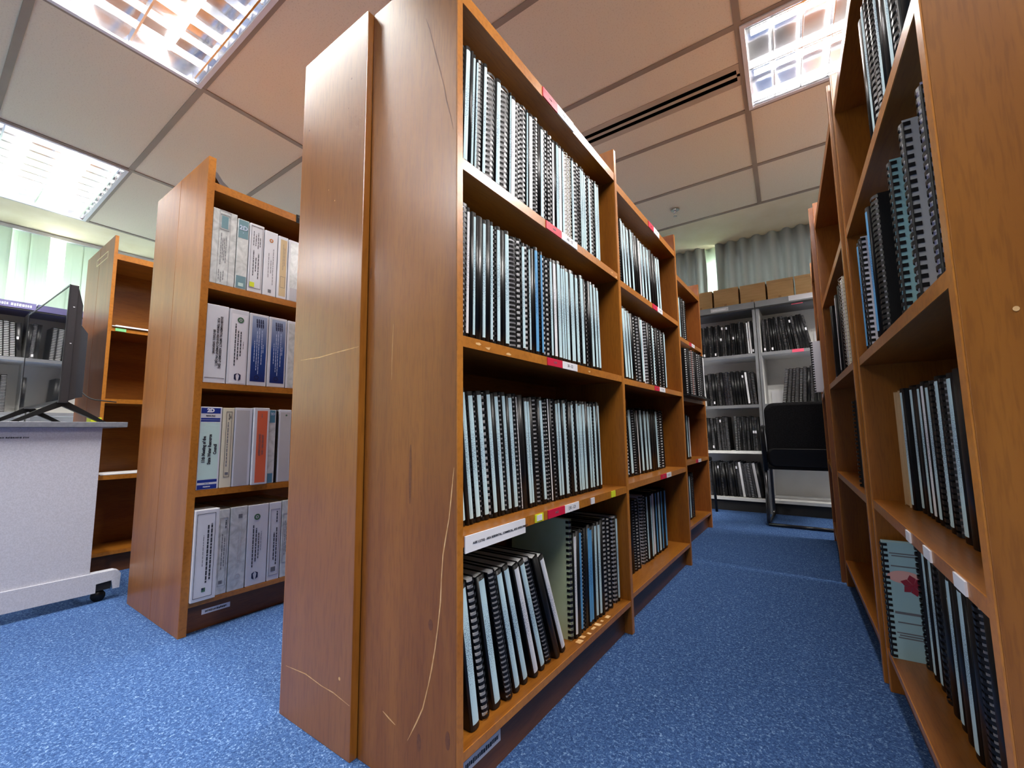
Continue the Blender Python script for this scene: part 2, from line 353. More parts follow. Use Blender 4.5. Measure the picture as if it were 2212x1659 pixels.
# ------------------------------------------------------------------ ceiling lamps
LABL = {(2, 5): 'white louvred ceiling light nearest the tall bookcase end, upper left of the photo', (0, 5): 'louvred ceiling light next to the pale vertical blind',
        (4, 8): 'mirror louvred ceiling light over the right bookcase row, beyond the aisle', (2, 8): 'louvred ceiling light hidden behind the centre bookcase row',
        (0, 8): 'louvred ceiling light near the blind behind the binder bookcase', (4, 5): 'louvred ceiling light straight above the aisle entrance',
        (0, 2): 'louvred ceiling light behind the viewer on the blind side', (2, 2): 'louvred ceiling light behind the viewer in the middle',
        (5, 10): 'louvred ceiling light added unseen beyond the right-hand row to brighten the grey curtain', (2, 10): 'louvred ceiling light hidden beyond the centre row, near the grey curtain'}
for (i, j) in LAMPS:
    ya, yb_ = GY[j]+.018, GY[j+1]-.018
    t = thing('ceiling_light', LABL[(i, j)], 'ceiling light', Matrix.Translation((0, 0, CZ)), 'recessed louvre lights in the ceiling grid')
    def P(x, y, z): return (cx(x, y), y, z)
    xa, xb = GX[i]+.018, GX[i+1]-.018
    bm = bmesh.new()                           # housing: open tray
    def slab(a, b, c, d, z0, z1): face_prism(bm, [P(a, c, z0), P(b, c, z0), P(b, d, z0), P(a, d, z0)], (0, 0, z1-z0))
    slab(xa, xb, ya, yb_, .10, .105)
    slab(xa, xa+.006, ya, yb_, 0, .10); slab(xb-.006, xb, ya, yb_, 0, .10); slab(xa+.006, xb-.006, ya, ya+.006, 0, .10); slab(xa+.006, xb-.006, yb_-.006, yb_, 0, .10)
    mk('housing', bm, 'lamp_housing', t)
    bm = bmesh.new()                           # frame lip
    slab(xa-.012, xb+.012, ya-.012, ya+.008, -.012, -.001); slab(xa-.012, xb+.012, yb_-.008, yb_+.012, -.012, -.001)
    slab(xa-.012, xa+.008, ya+.008, yb_-.008, -.012, -.001); slab(xb-.008, xb+.012, ya+.008, yb_-.008, -.012, -.001)
    mk('frame', bm, 'white_metal', t)
    w_ = yb_-ya; bm = bmesh.new()
    rows_ = [ya+.03, ya+w_*.5, yb_-.03]
    for yy in rows_:                           # long spines
        slab(xa+.01, xb-.01, yy-.004, yy+.004, 0, .045)
    for k in range(1, 10):                     # cross blades, thicker at the top
        x = xa+(xb-xa)*k/10
        for c, d in ((ya+.01, rows_[0]-.004), (rows_[0]+.004, rows_[1]-.004), (rows_[1]+.004, rows_[2]-.004), (rows_[2]+.004, yb_-.01)):
            face_prism(bm, [P(x-.0015, c, .001), P(x+.0015, c, .001), P(x+.008, c, .04), P(x-.008, c, .04)], (cx(0, d)-cx(0, c), d-c, 0))
    mk('louver', bm, 'louver_metal', t)
    for q in (.26, .74):
        yy = ya+w_*q
        mk('tube', tube(bmesh.new(), [P(xa+.03, yy, .078), P(xb-.03, yy, .078)], .013, 10), 'tube_glow', t)
        ld = bpy.data.lights.new('tube_light', 'AREA'); ld.shape = 'RECTANGLE'; ld.size = (xb-xa)-.08; ld.size_y = .03
        ld.energy = LAMP_W; ld.color = (1.0, .95, .88)
        lo = bpy.data.objects.new('tube_light', ld); COL.objects.link(lo); lo.parent = t; lo.location = P((xa+xb)/2, yy, .062)

# slot air diffuser, sprinkler
t = thing('air_diffuser', 'long slot air diffuser with two black slots in the ceiling', 'air vent', Matrix.Translation((0, 0, CZ)))
ya, yb_, xa, xb = GY[8], GY[9], GX[3], GX[4]
bm = bmesh.new()
def slab2(a, b, c, d, z0, z1): face_prism(bm, [(cx(a, c), c, z0), (cx(b, c), c, z0), (cx(b, d), d, z0), (cx(a, d), d, z0)], (0, 0, z1-z0))
slab2(xa, xb, ya, ya+.235, 0, .015); slab2(xa, xb, yb_-.235, yb_, 0, .015)
o = mk('filler_tile', bm, 'ceiling_tile', t)
bm = bmesh.new(); s0, s1 = ya+.235, yb_-.235
slab2(xa, xb, s0, s0+.040, -.003, .0); slab2(xa, xb, s1-.040, s1, -.003, .0); mid = (s0+s1)/2; slab2(xa, xb, mid-.010, mid+.010, -.003, .0)
slab2(xa, xa+.03, s0+.040, s1-.040, -.003, .0); slab2(xb-.03, xb, s0+.040, s1-.040, -.003, .0)
mk('grille', bm, 'diffuser_metal', t)
bm = bmesh.new(); slab2(xa+.005, xb-.005, s0+.005, s1-.005, .012, .02); mk('duct', bm, 'black_void', t)
t = thing('sprinkler', 'small chrome fire sprinkler hanging from the ceiling beyond the air slots', 'sprinkler', Matrix.Translation((-.293, 2.99, CZ)))
bm = bmesh.new(); bmesh.ops.create_cone(bm, cap_ends=True, segments=20, radius1=.034, radius2=.02, depth=.012, matrix=Matrix.Translation((0, 0, -.006))); mk('escutcheon', bm, 'chrome', t)
bm = tube(bmesh.new(), [(0, 0, -.012), (0, 0, -.035)], .008); tube(bm, bend([(-.012, 0, -.03), (-.014, 0, -.05), (0, 0, -.06)], .01), .003, 6); tube(bm, bend([(.012, 0, -.03), (.014, 0, -.05), (0, 0, -.06)], .01), .003, 6)
mk('body', bm, 'chrome', t)
bm = bmesh.new(); bmesh.ops.create_cone(bm, cap_ends=True, segments=16, radius1=.015, radius2=.015, depth=.003, matrix=Matrix.Translation((0, 0, -.062))); mk('deflector', bm, 'chrome', t)

# ------------------------------------------------------------------ bookcases
def RZ(a): return Matrix.Rotation(a, 4, 'Z')
SHELVES = [(.095, .112), (.482, .505), (.882, .905), (1.27, 1.295), (1.668, 1.70)]
def bookcase(M, y0, y1, label, depth=.292, t0=.02, t1=.02, H=1.80, panel='wood_panel', edge='wood_edge', hsh=SHELVES, near_H=None, top_in=0):
    """local frame: x out of the open side, y along the row, inner space y0..y1"""
    t = thing('bookcase', label, 'bookcase', M)
    def side(a, b):
        o = mk('side_panel', bx(-depth, -.002, a, b, 0, H, .0012), panel, t)
        mk('edge_band', bx(-.002, 0, a+.0005, b-.0005, .001, H-.001), edge, o); return o
    s0, s1 = side(y0-t0, y0), side(y1, y1+t1)
    sh = []
    for k, (za, zb) in enumerate(hsh):
        nm = 'top_board' if k == len(hsh)-1 else 'bottom_board' if k == 0 else 'shelf'
        o = mk(nm, bx(-depth+.008, -.004, y0, y1, za, zb), 'wood_board', t)
        mk('edge_band', bx(-.004, -.002, y0, y1, za, zb), edge, o); sh.append(o)
    mk('kick_board', bx(-.045, -.028, y0, y1, 0, hsh[0][0]), 'wood_kick', t)
    mk('back_panel', bx(-depth, -depth+.008, y0, y1, .0, hsh[-1][1]), 'wood_board', t)
    return t, sh, s0, s1
def sticker(parent, y0, y1, z0, z1, m, x=0, name='shelf_label', label=None):
    o = mk(name, bx(x-.002, x+.0006, y0, y1, z0, z1), m, parent)
    if label: o['label'] = label
    return o
def strip(parent, name, pts, wd, m, axis='y', off=0, lab=None):
    """thin flat ribbon along pts (u,z) lying on a panel face at y=off (faces -y)"""
    bm = bmesh.new(); n = len(pts); L_, R_ = [], []
    for i, (x, z) in enumerate(pts):
        a = pts[max(i-1, 0)]; b = pts[min(i+1, n-1)]; d = Vector((b[0]-a[0], b[1]-a[1])).normalized(); q = Vector((-d.y, d.x))
        ww = wd*(.35 if i in (0, n-1) else 1)*(1+.25*math.sin(i*2.3))
        L_.append(bm.verts.new((x+q.x*ww, off, z+q.y*ww))); R_.append(bm.verts.new((x-q.x*ww, off, z-q.y*ww)))
    for i in range(n-1): bm.faces.new((L_[i], L_[i+1], R_[i+1], R_[i]))
    bmesh.ops.recalc_face_normals(bm, faces=bm.faces)
    o = mk(name, bm, m, parent)
    if lab: o['label'] = lab
    return o

M1 = Matrix.Identity(4)
c1, sh1, p1, _ = bookcase(M1, 0, .876, 'tall orange-brown bookcase at the near end of the centre row, its scratched end facing us', depth=.2935, t0=.018)
strip(p1, 'crack', [(-.099, 1.671), (-.086, 1.635), (-.076, 1.598), (-.066, 1.56), (-.053, 1.516), (-.040, 1.47), (-.031, 1.427), (-.02, 1.39), (-.011, 1.353)], .0009, 'wood_dark', off=-.0183)
strip(p1, 'scratch', [(-.008, .638), (-.016, .575), (-.021, .539), (-.030, .50), (-.037, .467), (-.041, .42), (-.043, .379), (-.050, .33), (-.057, .29), (-.066, .25), (-.075, .217), (-.09, .17), (-.107, .139), (-.133, .096)], .0013, 'scratch', off=-.0183)
strip(p1, 'scratch', [(-.197, .955), (-.199, .90), (-.20, .86), (-.2, .827)], .0007, 'scratch', off=-.0183)
strip(p1, 'scratch', [(-.21, .125), (-.19, .118), (-.17, .112)], .0016, 'scratch', off=-.0183)
for x, z, a, b in ((-.10, .104, .010, .022), (-.023, .136, .010, .022), (-.07, .33, .010, .014), (-.134, .62, .007, .085), (-.285, 1.095, .006, .02)):
    bm = bmesh.new(); bmesh.ops.create_circle(bm, cap_ends=True, segments=18, radius=1, matrix=Matrix.Translation((x, -.0182, z)) @ Matrix.Rotation(PI/2, 4, 'X') @ Matrix.Diagonal((a*.6, b*.75, 1, 1)))
    mk('knot', bm, 'wood_kick', p1)
c2, sh2, _, _ = bookcase(Matrix.Translation((-.018, 0, 0)), .935, 1.79, 'second bookcase of the centre row, between the nearest and the farthest', depth=.318)
c3, sh3, _, _ = bookcase(Matrix.Translation((-.108, 0, 0)), 1.85, 2.785, 'farthest bookcase of the centre row, set back beside the grey shelving', depth=.318, panel='wood_red')
MP = Matrix.Translation((-.5945, 0, 0)) @ RZ(PI)
cp, shp, _, pp = bookcase(MP, -.90, .015, 'bookcase backing onto the near centre bookcase, its smooth glossy end standing slightly proud', depth=.2985, t1=.021, panel='wood_gloss')
for pts in ([(.557, .907), (.467, .905), (.40, .909), (.346, .911), (.300, .913)], [(.57, .121), (.479, .128), (.41, .122), (.362, .122), (.300, .114)]):
    bm = bmesh.new(); o = strip(pp, 'scratch', [(x-.5945, z) for x, z in pts], .0011, 'scratch', off=.0362)
for x, z, a in ((.34, .158, .004), (.42, 1.32, .002), (.45, 1.36, .0015), (.36, 1.64, .003), (.37, 1.56, .002), (.56, 1.58, .003)):
    bm = bmesh.new(); bmesh.ops.create_circle(bm, cap_ends=True, segments=8, radius=a, matrix=Matrix.Translation((x-.5945, .0362, z)) @ Matrix.Rotation(PI/2, 4, 'X')); mk('chip', bm, 'scratch' if z < 1.5 else 'wood_dark', pp)
ML = Matrix.Translation((-1.297, 0, 0))
cl, shl, _, _ = bookcase(ML, -.008, .88, 'bookcase full of white ring binders, left of the big centre bookcase', depth=.288, t0=.026, panel='wood_panel')
bookcase(Matrix.Translation((-1.876, 0, 0)) @ RZ(PI), -.88, .008, 'bookcase standing back to back with the white binder bookcase', depth=.289, t1=.026)
ME_ = Matrix.Translation((-2.478, 0, 0))
ce, she, pe, _ = bookcase(ME_, -.036, .86, 'nearly empty bookcase behind the television', depth=.294, t0=.016, panel='wood_red')
bookcase(Matrix.Translation((-3.07, 0, 0)) @ RZ(PI), -.86, .036, 'bookcase backing onto the nearly empty one, beside the blind', depth=.294, t1=.016, panel='wood_red')
def aim(xn, yn, xf, yf):
    """frame of a right-hand case, open side towards -x; origin at its far inner end"""
    d = Vector((xn-xf, yn-yf, 0)).normalized()      # local +y
    # local y -> d, local x -> outwards (-X-ish)
    xo = Vector((d.y, -d.x, 0))
    return Matrix(((xo.x, d.x, 0, xf), (xo.y, d.y, 0, yf), (0, 0, 1, 0), (0, 0, 0, 1)))
MR1 = aim(.730, .094, .686, .94); LR1 = .847
cr1, shr1, _, pr1 = bookcase(MR1, 0, LR1, 'right-hand bookcase nearest us, its plain brown end filling the photo edge', depth=.32, t1=.023)
bm = bmesh.new(); bmesh.ops.create_circle(bm, cap_ends=True, segments=10, radius=.003, matrix=Matrix.Translation((-.048, LR1+.0233, .84)) @ Matrix.Rotation(PI/2, 4, 'X')); mk('screw_hole', bm, 'scratch', pr1)
MR2 = aim(.676, 1.005, .627, 1.855); LR2 = .851
cr2, shr2, _, _ = bookcase(MR2, 0, LR2, 'second bookcase of the dark right-hand row', depth=.32)
MR3 = aim(.608, 1.925, .598, 2.79); LR3 = .865
cr3, shr3, _, _ = bookcase(MR3, 0, LR3, 'farthest bookcase of the right-hand row, beside the black chair', depth=.32, panel='wood_red')

# shelf-edge labels on the centre row
def pair(sh, ya, yb, yc, z0, z1, code, x=0):
    sticker(sh, ya, yb, z0, z1, 'tag_red', x, label='red shelf label'); o = sticker(sh, yb, yc, z0, z1, 'tag_white', x, label='white shelf label')
    text('print', code, .012, 'ink_soft', o, (x+.0008, (yb+yc)/2, (z0+z1)/2), (0, 1, 0), (0, 0, 1), 'CENTER')
    text('print', 'AGIS', .008, 'ink_soft', sh, (x+.0008, (ya+yb)/2, (z0+z1)/2), (0, 1, 0), (0, 0, 1), 'CENTER')
pair(sh1[4], .345, .43, .535, 1.669, 1.699, 'AA - 01'); pair(sh1[3], .347, .435, .536, 1.271, 1.294, 'AB - 12')
pair(sh1[2], .338, .42, .512, .883, .904, '38 - 52'); pair(sh1[1], .324, .413, .497, .483, .504, 'DR - LD')
for sh, a, b, c, z0, z1 in ((sh2[4], 1.34, 1.417, 1.506, 1.669, 1.699), (sh2[3], 1.345, 1.415, 1.495, 1.271, 1.294), (sh2[2], 1.317, 1.386, 1.474, .883, .904), (sh2[1], 1.343, 1.428, 1.504, .483, .504)):
    pair(sh, a, b, c, z0, z1, '12 - 20')
for z0, z1, sh in ((1.271, 1.294, sh3[3]), (.483, .504, sh3[1])): pair(sh, 2.42, 2.475, 2.56, z0, z1, '07 - 11')
o = sticker(sh1[1], .004, .217, .470, .503, 'tag_white', .0008, label='long white printed shelf label')
text('print', 'AGIS 5 (LTSG) - AREA RESIDENTIAL, COMMERCIAL, AND DEVELOPMENT', .0062, 'ink', o, (.0018, .027, .486), (0, 1, 0), (0, 0, 1), 'LEFT', .0001)
sticker(sh1[1], .262, .300, .484, .503, 'tag_yellow', .0004, label='yellow sticker'); sticker(sh1[1], .268, .292, .487, .501, 'tag_white', .0012, 'sticker')
sticker(sh1[1], .578, .602, .484, .502, 'tag_white', .0004, 'sticker'); sticker(sh1[1], .735, .768, .484, .504, 'tag_yellow', .0004, 'sticker')
kick = [c for c in c1.children if c.name.startswith('kick_board')][0]
o = mk('kick_label', bx(-.028, -.0272, .03, .15, .045, .068), 'tag_white', kick)
blur_print(o, 'ink', -.027, .036, .142, .0565, .010)
kick = [c for c in cl.children if c.name.startswith('kick_board')][0]
o = mk('kick_label', bx(-.028, -.0272, .045, .14, .05, .068), 'tag_white', kick)
blur_print(o, 'ink', -.027, .056, .128, .059, .008)
for sh, pts in ((sh1[2], [(.05, .895), (.085, .89), (.16, .888), (.60, .892)]), (sh1[0], []), (sh1[3], [(.82, 1.283), (.86, 1.277)])):
    for y, z in pts:
        face = bmesh.new(); n = 7
        vs = [face.verts.new((.0003-.002, y+(.009+.004*math.sin(q*3.3+y*50))*math.cos(2*PI*q/n), z+(.0035+.0012*math.sin(q*2.1))*math.sin(2*PI*q/n))) for q in range(n)]
        face.faces.new(vs); mk('chip', face, 'scratch', sh)
for k in range(7):                                # flaked label remains on the bottom board
    y = .50+k*.033; mk('label_residue', bx(-.026-.004*math.sin(k*2), -.013+.003*math.cos(k*3), y, y+.022-.006*(k % 3), .112, .1124), 'scratch', sh1[0])
for ya, yb in ((.42, .455), (.555, .60), (.72, .77)):
    sticker(shr1[1], ya, yb, .484, .503, 'tag_pink' if 0 else 'tag_white', 0, label='torn white shelf label')
mk('shelf_label', bx(-.03, -.001, .3, .36, .905, .9062), 'tag_white', shr2[2])
sticker(shr3[2], .2, .3, .884, .904, 'tag_white', 0)
# label marks and things on the empty and binder cases
bm = bmesh.new()
for a, b, c, d in ((-.30, -.07, 1.72, 1.724), (-.30, -.07, 1.685, 1.689), (-.30, -.296, 1.685, 1.724), (-.074, -.07, 1.685, 1.724)): box(bm, a, b, -.0628, -.062, c, d)
mk('label_outline', bm, 'plaster', pe)
sticker(she[3], -.02, .025, 1.272, 1.288, 'tag_green', 0)
o = mk('sheet_of_paper', bx(-.22, -.002, -.03, .20, .506, .510), 'paper', None, ME_); tag(o, 'white paper sheets lying low in the nearly empty bookcase', 'paper')
bm = bmesh.new(); box(bm, -.22, .006, -.035, .26, 0, .004); box(bm, -.2, .002, -.02, .25, .004, .009)
o = mk('magazine', bm, 'paper', None, ME_ @ Matrix.Translation((0, 0, 1.2955))); tag(o, 'thin grey-white magazine on the upper shelf of the nearly empty bookcase', 'magazine')
sticker(shl[4], .318, .356, 1.664, 1.702, 'black_plastic', .002, 'label_holder', 'black label holder')
# folder lying over the binder case: a bent card
bm = bmesh.new()
prof = [(.000, .078), (.018, .074), (.04, .046), (.062, .030), (.10, .018), (.165, .0)]
prof2 = [(.000, .078), (.006, .060), (.028, .030), (.05, .014), (.10, .004), (.165, .0)]
ring = prof+[(y, z) for y, z in reversed(prof2[1:-1])]
face_prism(bm, [(-.24, y, z) for y, z in ring], (.2, 0, 0))
o = mk('folder', bm, 'folder_dark', None, Matrix.Translation((-1.315, 0.0, 1.7005))); tag(o, 'dark folded report lying open on top of the binder bookcase', 'folder')

# ------------------------------------------------------------------ reports
CACHE = {}
DEP = .212
def arc(t, x0, bulge, n, f0=0., f1=1.):
    """points (x,y) across a rounded spine of width t, from fraction f0 to f1"""
    out = []
    for k in range(n+1):
        a = PI*(f0+(f1-f0)*k/n)
        out.append((x0+bulge*math.sin(a), t/2-t/2*math.cos(a)))
    return out
def curved(bm, pts, z0, z1, th):
    a = [(bm.verts.new((x, y, z0)), bm.verts.new((x, y, z1))) for x, y in pts]
    for p, q in zip(a, a[1:]): bm.faces.new((p[0], q[0], q[1], p[1]))
    # caps to the flat back
    c0 = [p[0] for p in a]; c1_ = [p[1] for p in a]
    bm.faces.new(c0[::-1]); bm.faces.new(c1_); bm.faces.new((a[0][0], a[0][1], a[-1][1], a[-1][0]))
STY = {  # token: cover, ring style, label, page material
 'K': ('black_cover', 'solid', None, 'paper'), 'L': ('black_cover', 'solid', 'label_blue', 'paper'), 'N': ('black_cover', 'solid', 'label_white', 'paper'),
 'W': ('black_cover', 'none', None, 'paper'), 'B': ('black_cover', 'solid', 'label_deep', 'paper'), 'G': ('cover_leaf', 'solid', 'label_blue', 'paper'),
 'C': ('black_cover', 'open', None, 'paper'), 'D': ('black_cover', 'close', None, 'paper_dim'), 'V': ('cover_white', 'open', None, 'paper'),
 'P': ('cover_pink', 'open', None, 'paper'), 'Q': ('cover_green', 'open', None, 'paper'), 'S': ('cover_cream', 'wire', None, 'paper'),
 'T': ('cover_teal', 'open', None, 'paper'), 'Y': ('cover_lavender', 'open', None, 'paper'), 'A': ('cover_grey', 'open', None, 'paper'),
 'F': ('cover_bluegreen', 'open', None, 'paper'), 'X': ('cover_navy', 'close', None, 'paper_dim'), 'Z': ('cover_tan', 'none', None, 'cover_tan'),
 'E': ('cover_green', 'solid', None, 'paper')}
LOOK = {'K': 'plain black report', 'L': 'black report, pale blue spine strip', 'N': 'black report, white spine strip', 'W': 'black report, bare white page edges',
 'B': 'black report, strong blue spine strip', 'G': 'leaf green report, pale spine strip', 'C': 'black comb-bound report, white gaps', 'D': 'dark comb-bound report',
 'V': 'white-covered report, black comb', 'P': 'pink-covered report, black comb', 'Q': 'large pale green report, black comb', 'S': 'cream report with wire coil',
 'T': 'teal-covered report, black comb', 'Y': 'lavender-covered report, black comb', 'A': 'grey-covered report, black comb', 'F': 'pale blue report with red flower cover',
 'X': 'navy comb-bound report', 'Z': 'thick tan hardbound volume', 'E': 'pale green soft-covered report'}
KIND = {'open': 'comb_bound_report', 'close': 'comb_bound_report', 'solid': 'bound_report', 'none': 'bound_report', 'wire': 'coil_bound_report'}
def parts(ty, t, h):
    key = (ty, round(t, 3), round(h, 3))
    if key in CACHE: return CACHE[key]
    cov, style, lab, pg = STY[ty]; t = key[1]; h = key[2]; res = []
    def add(nm, bm, m):
        me = bpy.data.meshes.new(nm); bm.to_mesh(me); bm.free(); me.materials.append(MATS[m]); res.append((nm, me))
    ct = min(.0012, t*.15)
    bm = bx(-DEP, -.007, 0, ct, 0, h); box(bm, -DEP, -.007, t-ct, t, 0, h)
    add('cover', bm, cov)
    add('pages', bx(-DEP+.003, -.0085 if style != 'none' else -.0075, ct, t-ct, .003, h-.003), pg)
    if style == 'solid':
        bm = bmesh.new(); curved(bm, arc(t, -.0075, .0065, 8), 0, h, 0)
        for f in bm.faces: f.smooth = len(f.verts) == 4
        add('spine', bm, 'black_plastic')
    if style in ('open', 'close'):
        n = 21 if style == 'open' else 26; p = h/n; fwid = p*(.50 if style == 'open' else .62); bm = bmesh.new()
        b_ = min(.006+t*.12, .011) if cov == 'black_cover' else .0052
        for k in range(n):
            z0 = p*k+p*.2; pts = arc(t+.002, -.0085, b_, 5); pts = [(x, y-.001) for x, y in pts]
            pts = [(-.017, -.001)]+pts+[(-.017, t+.001)] if cov != 'black_cover' else pts
            inn = [(x-.0016 if 0 < i < len(pts)-1 else x, y) for i, (x, y) in enumerate(pts)]
            a = [(bm.verts.new((x, y, z0)), bm.verts.new((x, y, z0+fwid))) for x, y in pts]
            for u_, v_ in zip(a, a[1:]): bm.faces.new((u_[0], v_[0], v_[1], u_[1]))
        if style == 'open' and t > .012:          # the comb's own spine, seen as a narrow dark bar between the fingers
            curved(bm, [(x, y-.001) for x, y in arc(t+.002, -.0087, b_, 3, .80, 1.0)], .004, h-.004, 0)
        add('comb', bm, 'black_plastic')
    if style == 'wire':
        bm = bmesh.new(); n = 24
        for k in range(n):
            z0 = (k+.5)*h/n; pts = [(x, y-.001, z0+.004*i/6) for i, (x, y) in enumerate(arc(t+.002, -.012, .012, 6))]
            tube(bm, pts, .0011, 4)
        add('wire_coil', bm, 'chrome')
    if lab:
        fr = {True: (.28, .72), False: (.22, .78)}[t > .022]
        bm = bmesh.new(); pts = arc(t, -.0071, .0066, 4, *fr)
        z0, z1 = (.012, h-.01)
        a = [(bm.verts.new((x, y, z0)), bm.verts.new((x, y, z1))) for x, y in pts]
        for u_, v_ in zip(a, a[1:]): bm.faces.new((u_[0], v_[0], v_[1], u_[1]))
        add('spine_label', bm, lab)
    CACHE[key] = res
    return res
ORD = ['first', 'second', 'third', 'fourth', 'fifth', 'sixth', 'seventh', 'eighth', 'ninth', 'tenth', 'eleventh', 'twelfth', 'thirteenth', 'fourteenth', 'fifteenth', 'sixteenth',
       'seventeenth', 'eighteenth', 'nineteenth', 'twentieth']
for tens, tn in (('twenty', 'twentieth'), ('thirty', 'thirtieth'), ('forty', 'fortieth')):
    if tens != 'twenty': ORD.append(tn)
    ORD += [tens+'-'+x for x in ORD[:9]]
def report(M, ty, t, h, x, y, z, lean, label, group):
    """one report in a bookcase frame M; x setback, y start, lean in radians (towards -y positive)"""
    a = math.sin(abs(lean))
    if lean >= 0: L_ = Matrix.Translation((x, y, z+.0004)) @ Matrix.Rotation(lean, 4, 'X')
    else: L_ = Matrix.Translation((x, y+t*math.cos(lean), z+.0004)) @ Matrix.Rotation(lean, 4, 'X') @ Matrix.Translation((0, -t, 0))
    o = thing(KIND[STY[ty][1]], label, 'report', M @ L_, group)
    for nm, me in parts(ty, t, h): link(nm, me, o)
    return o
def shelf_run(M, z, start, toks, where, x=-.02, lean=(0, 0), hh=(.290, .300), tmin=.007, fromright=False, jit=.004, fill=.97, seed=0, tmax=.06, wh2=None):
    rnd = random.Random(seed*31+int(z*1000)); y = start; n = len(toks); out = []
    side = 'right' if fromright else 'left'
    lf = lambda q: lean[0]+(lean[1]-lean[0])*q/max(1, n-1)
    for k, (ty, wd) in enumerate(toks):
        if ty == '_': y += wd; continue
        le = lf(k); ds = max(0, .3*(math.tan(math.radians(lf(k+1)))-math.tan(math.radians(le))))
        wd = abs(wd); tt = min(wd*fill, tmax, (wd-ds)*math.cos(math.radians(le))-.0005)
        h = rnd.uniform(*hh); h = round(h/.003)*.003
        if ty == 'Q': h = .336
        tt = max(.003, math.floor(tt*2000)/2000)
        kk = n-1-k if fromright else k
        out.append(report(M, ty, tt, h, x-rnd.uniform(0, jit), y, z, math.radians(le), '%s, %s from %s, %s' % (LOOK[ty], ORD[kk], side, where), 'reports on the '+(wh2 or where)))
        y += wd
    return out
mm = lambda s: [(a[0], float(a[1:])/1000) for a in s.split()]
Z1, Z2, Z3, Z4 = 1.2952, .9052, .5052, .1122
# nearest centre bookcase
shelf_run(M1, Z1, .002, mm('C14 L18 K11 L10 L8 D19 L14 C33 W5 L20 C38 L7 N23 C17 C31 L8 K6 N22 D22 K12 L24 C17 K10 C23 N14 K8 L8 L8 N22 L15 S27 S26 L18 C29 D14 L13 L17 L14 C18 L18 C30 L15 L14 L13'),
          'top shelf, nearest centre bookcase', x=-.012, lean=(-2.6, -.5), seed=1)
shelf_run(M1, Z2, .001, mm('D27 N11 K11 L11 K23 L14 K15 L12 D10 L16 K19 L20 D34 C21 L16 C18 L9 K17 B19 D12 B11 C23 C18 L14 N24 L28 L16 L12 G27 L36 L23 C11 L29 K12 C23 K18 L21 L25 L20'),
          'second shelf, nearest centre bookcase', x=-.012, lean=(-1.2, 1.6), seed=2, tmin=.008)
shelf_run(M1, Z3, .036, mm('D18 L18 K10 L16 D8 L20 D10 L20 C13 L18 K12 L18 D13 L17 K9 L20 D14 W8 K25 L16 L12 K17 D22 K10 L17 D17 W10 W10 K11 D20 L15 L16 W8 L25 D16 K14 L17 C17 L15 L15 L13 L22 K14 L18 L17 D16 L20 K12 L18'),
          'third shelf, nearest centre bookcase', x=-.050, lean=(6.2, 2.2), seed=3, tmin=.008)
y = .050; a = 8.5
for k, (ty, wd) in enumerate(mm('L42 C38 L42 D34 L38 L38 N36 L36 D36 K36 N32')):
    report(M1, ty, .0225 if wd < .04 else .028, .294+.003*(k % 2), -.020-.003*(k % 3), y, Z4, math.radians(a), '%s, %s from left, leaning, bottom shelf, nearest centre bookcase' % (LOOK[ty], ORD[k]), 'leaning reports on the bottom shelf of the nearest centre bookcase')
    y += wd; a += 1.35
shelf_run(M1, Z4, .500, mm('Q16 N18 K22 B18 D18 K22 B18 B20 K15 L22 L22 K20 C36 C26 _28 V24 L20'),
          'upright on bottom shelf, nearest centre bookcase', x=-.028, lean=(-.3, .8), seed=5, wh2='upright part of the bottom shelf of the nearest centre bookcase', jit=.006)
# second centre bookcase
M2 = Matrix.Translation((-.018, 0, 0))
shelf_run(M2, Z1, .955, mm('K45 D50 L34 L40 L40 L38 E30 K34 N32 L48 L43 L52 K46 K38 L44 L45'), 'top shelf, middle centre bookcase', x=-.025, lean=(3, 3.5), seed=6, fill=.80, tmax=.036)
shelf_run(M2, Z2, .964, mm('K50 L40 L35 L27 K34 C25 _22 V26 L38 W14 _24 V28 K37 C23 L24 C31 K48 C26 K12 _24 V24 L18'), 'second shelf, middle centre bookcase', x=-.018, lean=(5, 1), seed=7, fill=.9, tmax=.04)
shelf_run(M2, Z3, .968, mm('K60 K50 B45 B45 C25 L50 D38 K24 W30 L47 L50 L48 K40 K34 L48 D42 C60'), 'third shelf, middle centre bookcase', x=-.075, lean=(5.5, 3.5), seed=8, fill=.86, tmax=.042)
shelf_run(M2, Z4, .960, mm('K60 K50 K50 D36 K34 D34 C36 _44 V30 C26 L26 K24 L26 N50 B33 L50 B30 K25 B44'), 'bottom shelf, middle centre bookcase', x=-.072, lean=(3.5, 1), seed=9, fill=.88, tmax=.042)
# farthest centre bookcase
M3 = Matrix.Translation((-.108, 0, 0))
shelf_run(M3, Z1, 2.22, mm('C60 L50 K41 D42 C60'), 'top shelf, farthest centre bookcase', x=-.02, lean=(2, 1), seed=10, fill=.85)
for o in shelf_run(M3, Z2+.012, 2.13, mm('C55 K50 V70 P65 K55 C55 C60 D50 N60'), 'second shelf, farthest centre bookcase', x=.045, lean=(2.5, 1.5), seed=11, fill=.85): pass
o = mk('document_tray', bx(-.2, .06, 2.11, 2.72, .9055, .9165, .002), 'black_plastic', None, M3); tag(o, 'black tray sticking out under the reports in the farthest centre bookcase', 'tray')
shelf_run(M3, Z3, 2.16, mm('K50 K50 K46 L39 B40 K45 L52 N54'), 'third shelf, farthest centre bookcase', x=-.05, lean=(2.5, 2), seed=12, fill=.8)
shelf_run(M3, Z4, 2.16, mm('K55 L50 L50 L50 B50 L50 K50 D40'), 'bottom shelf, farthest centre bookcase', x=-.05, lean=(2.5, 2), seed=13, fill=.8)

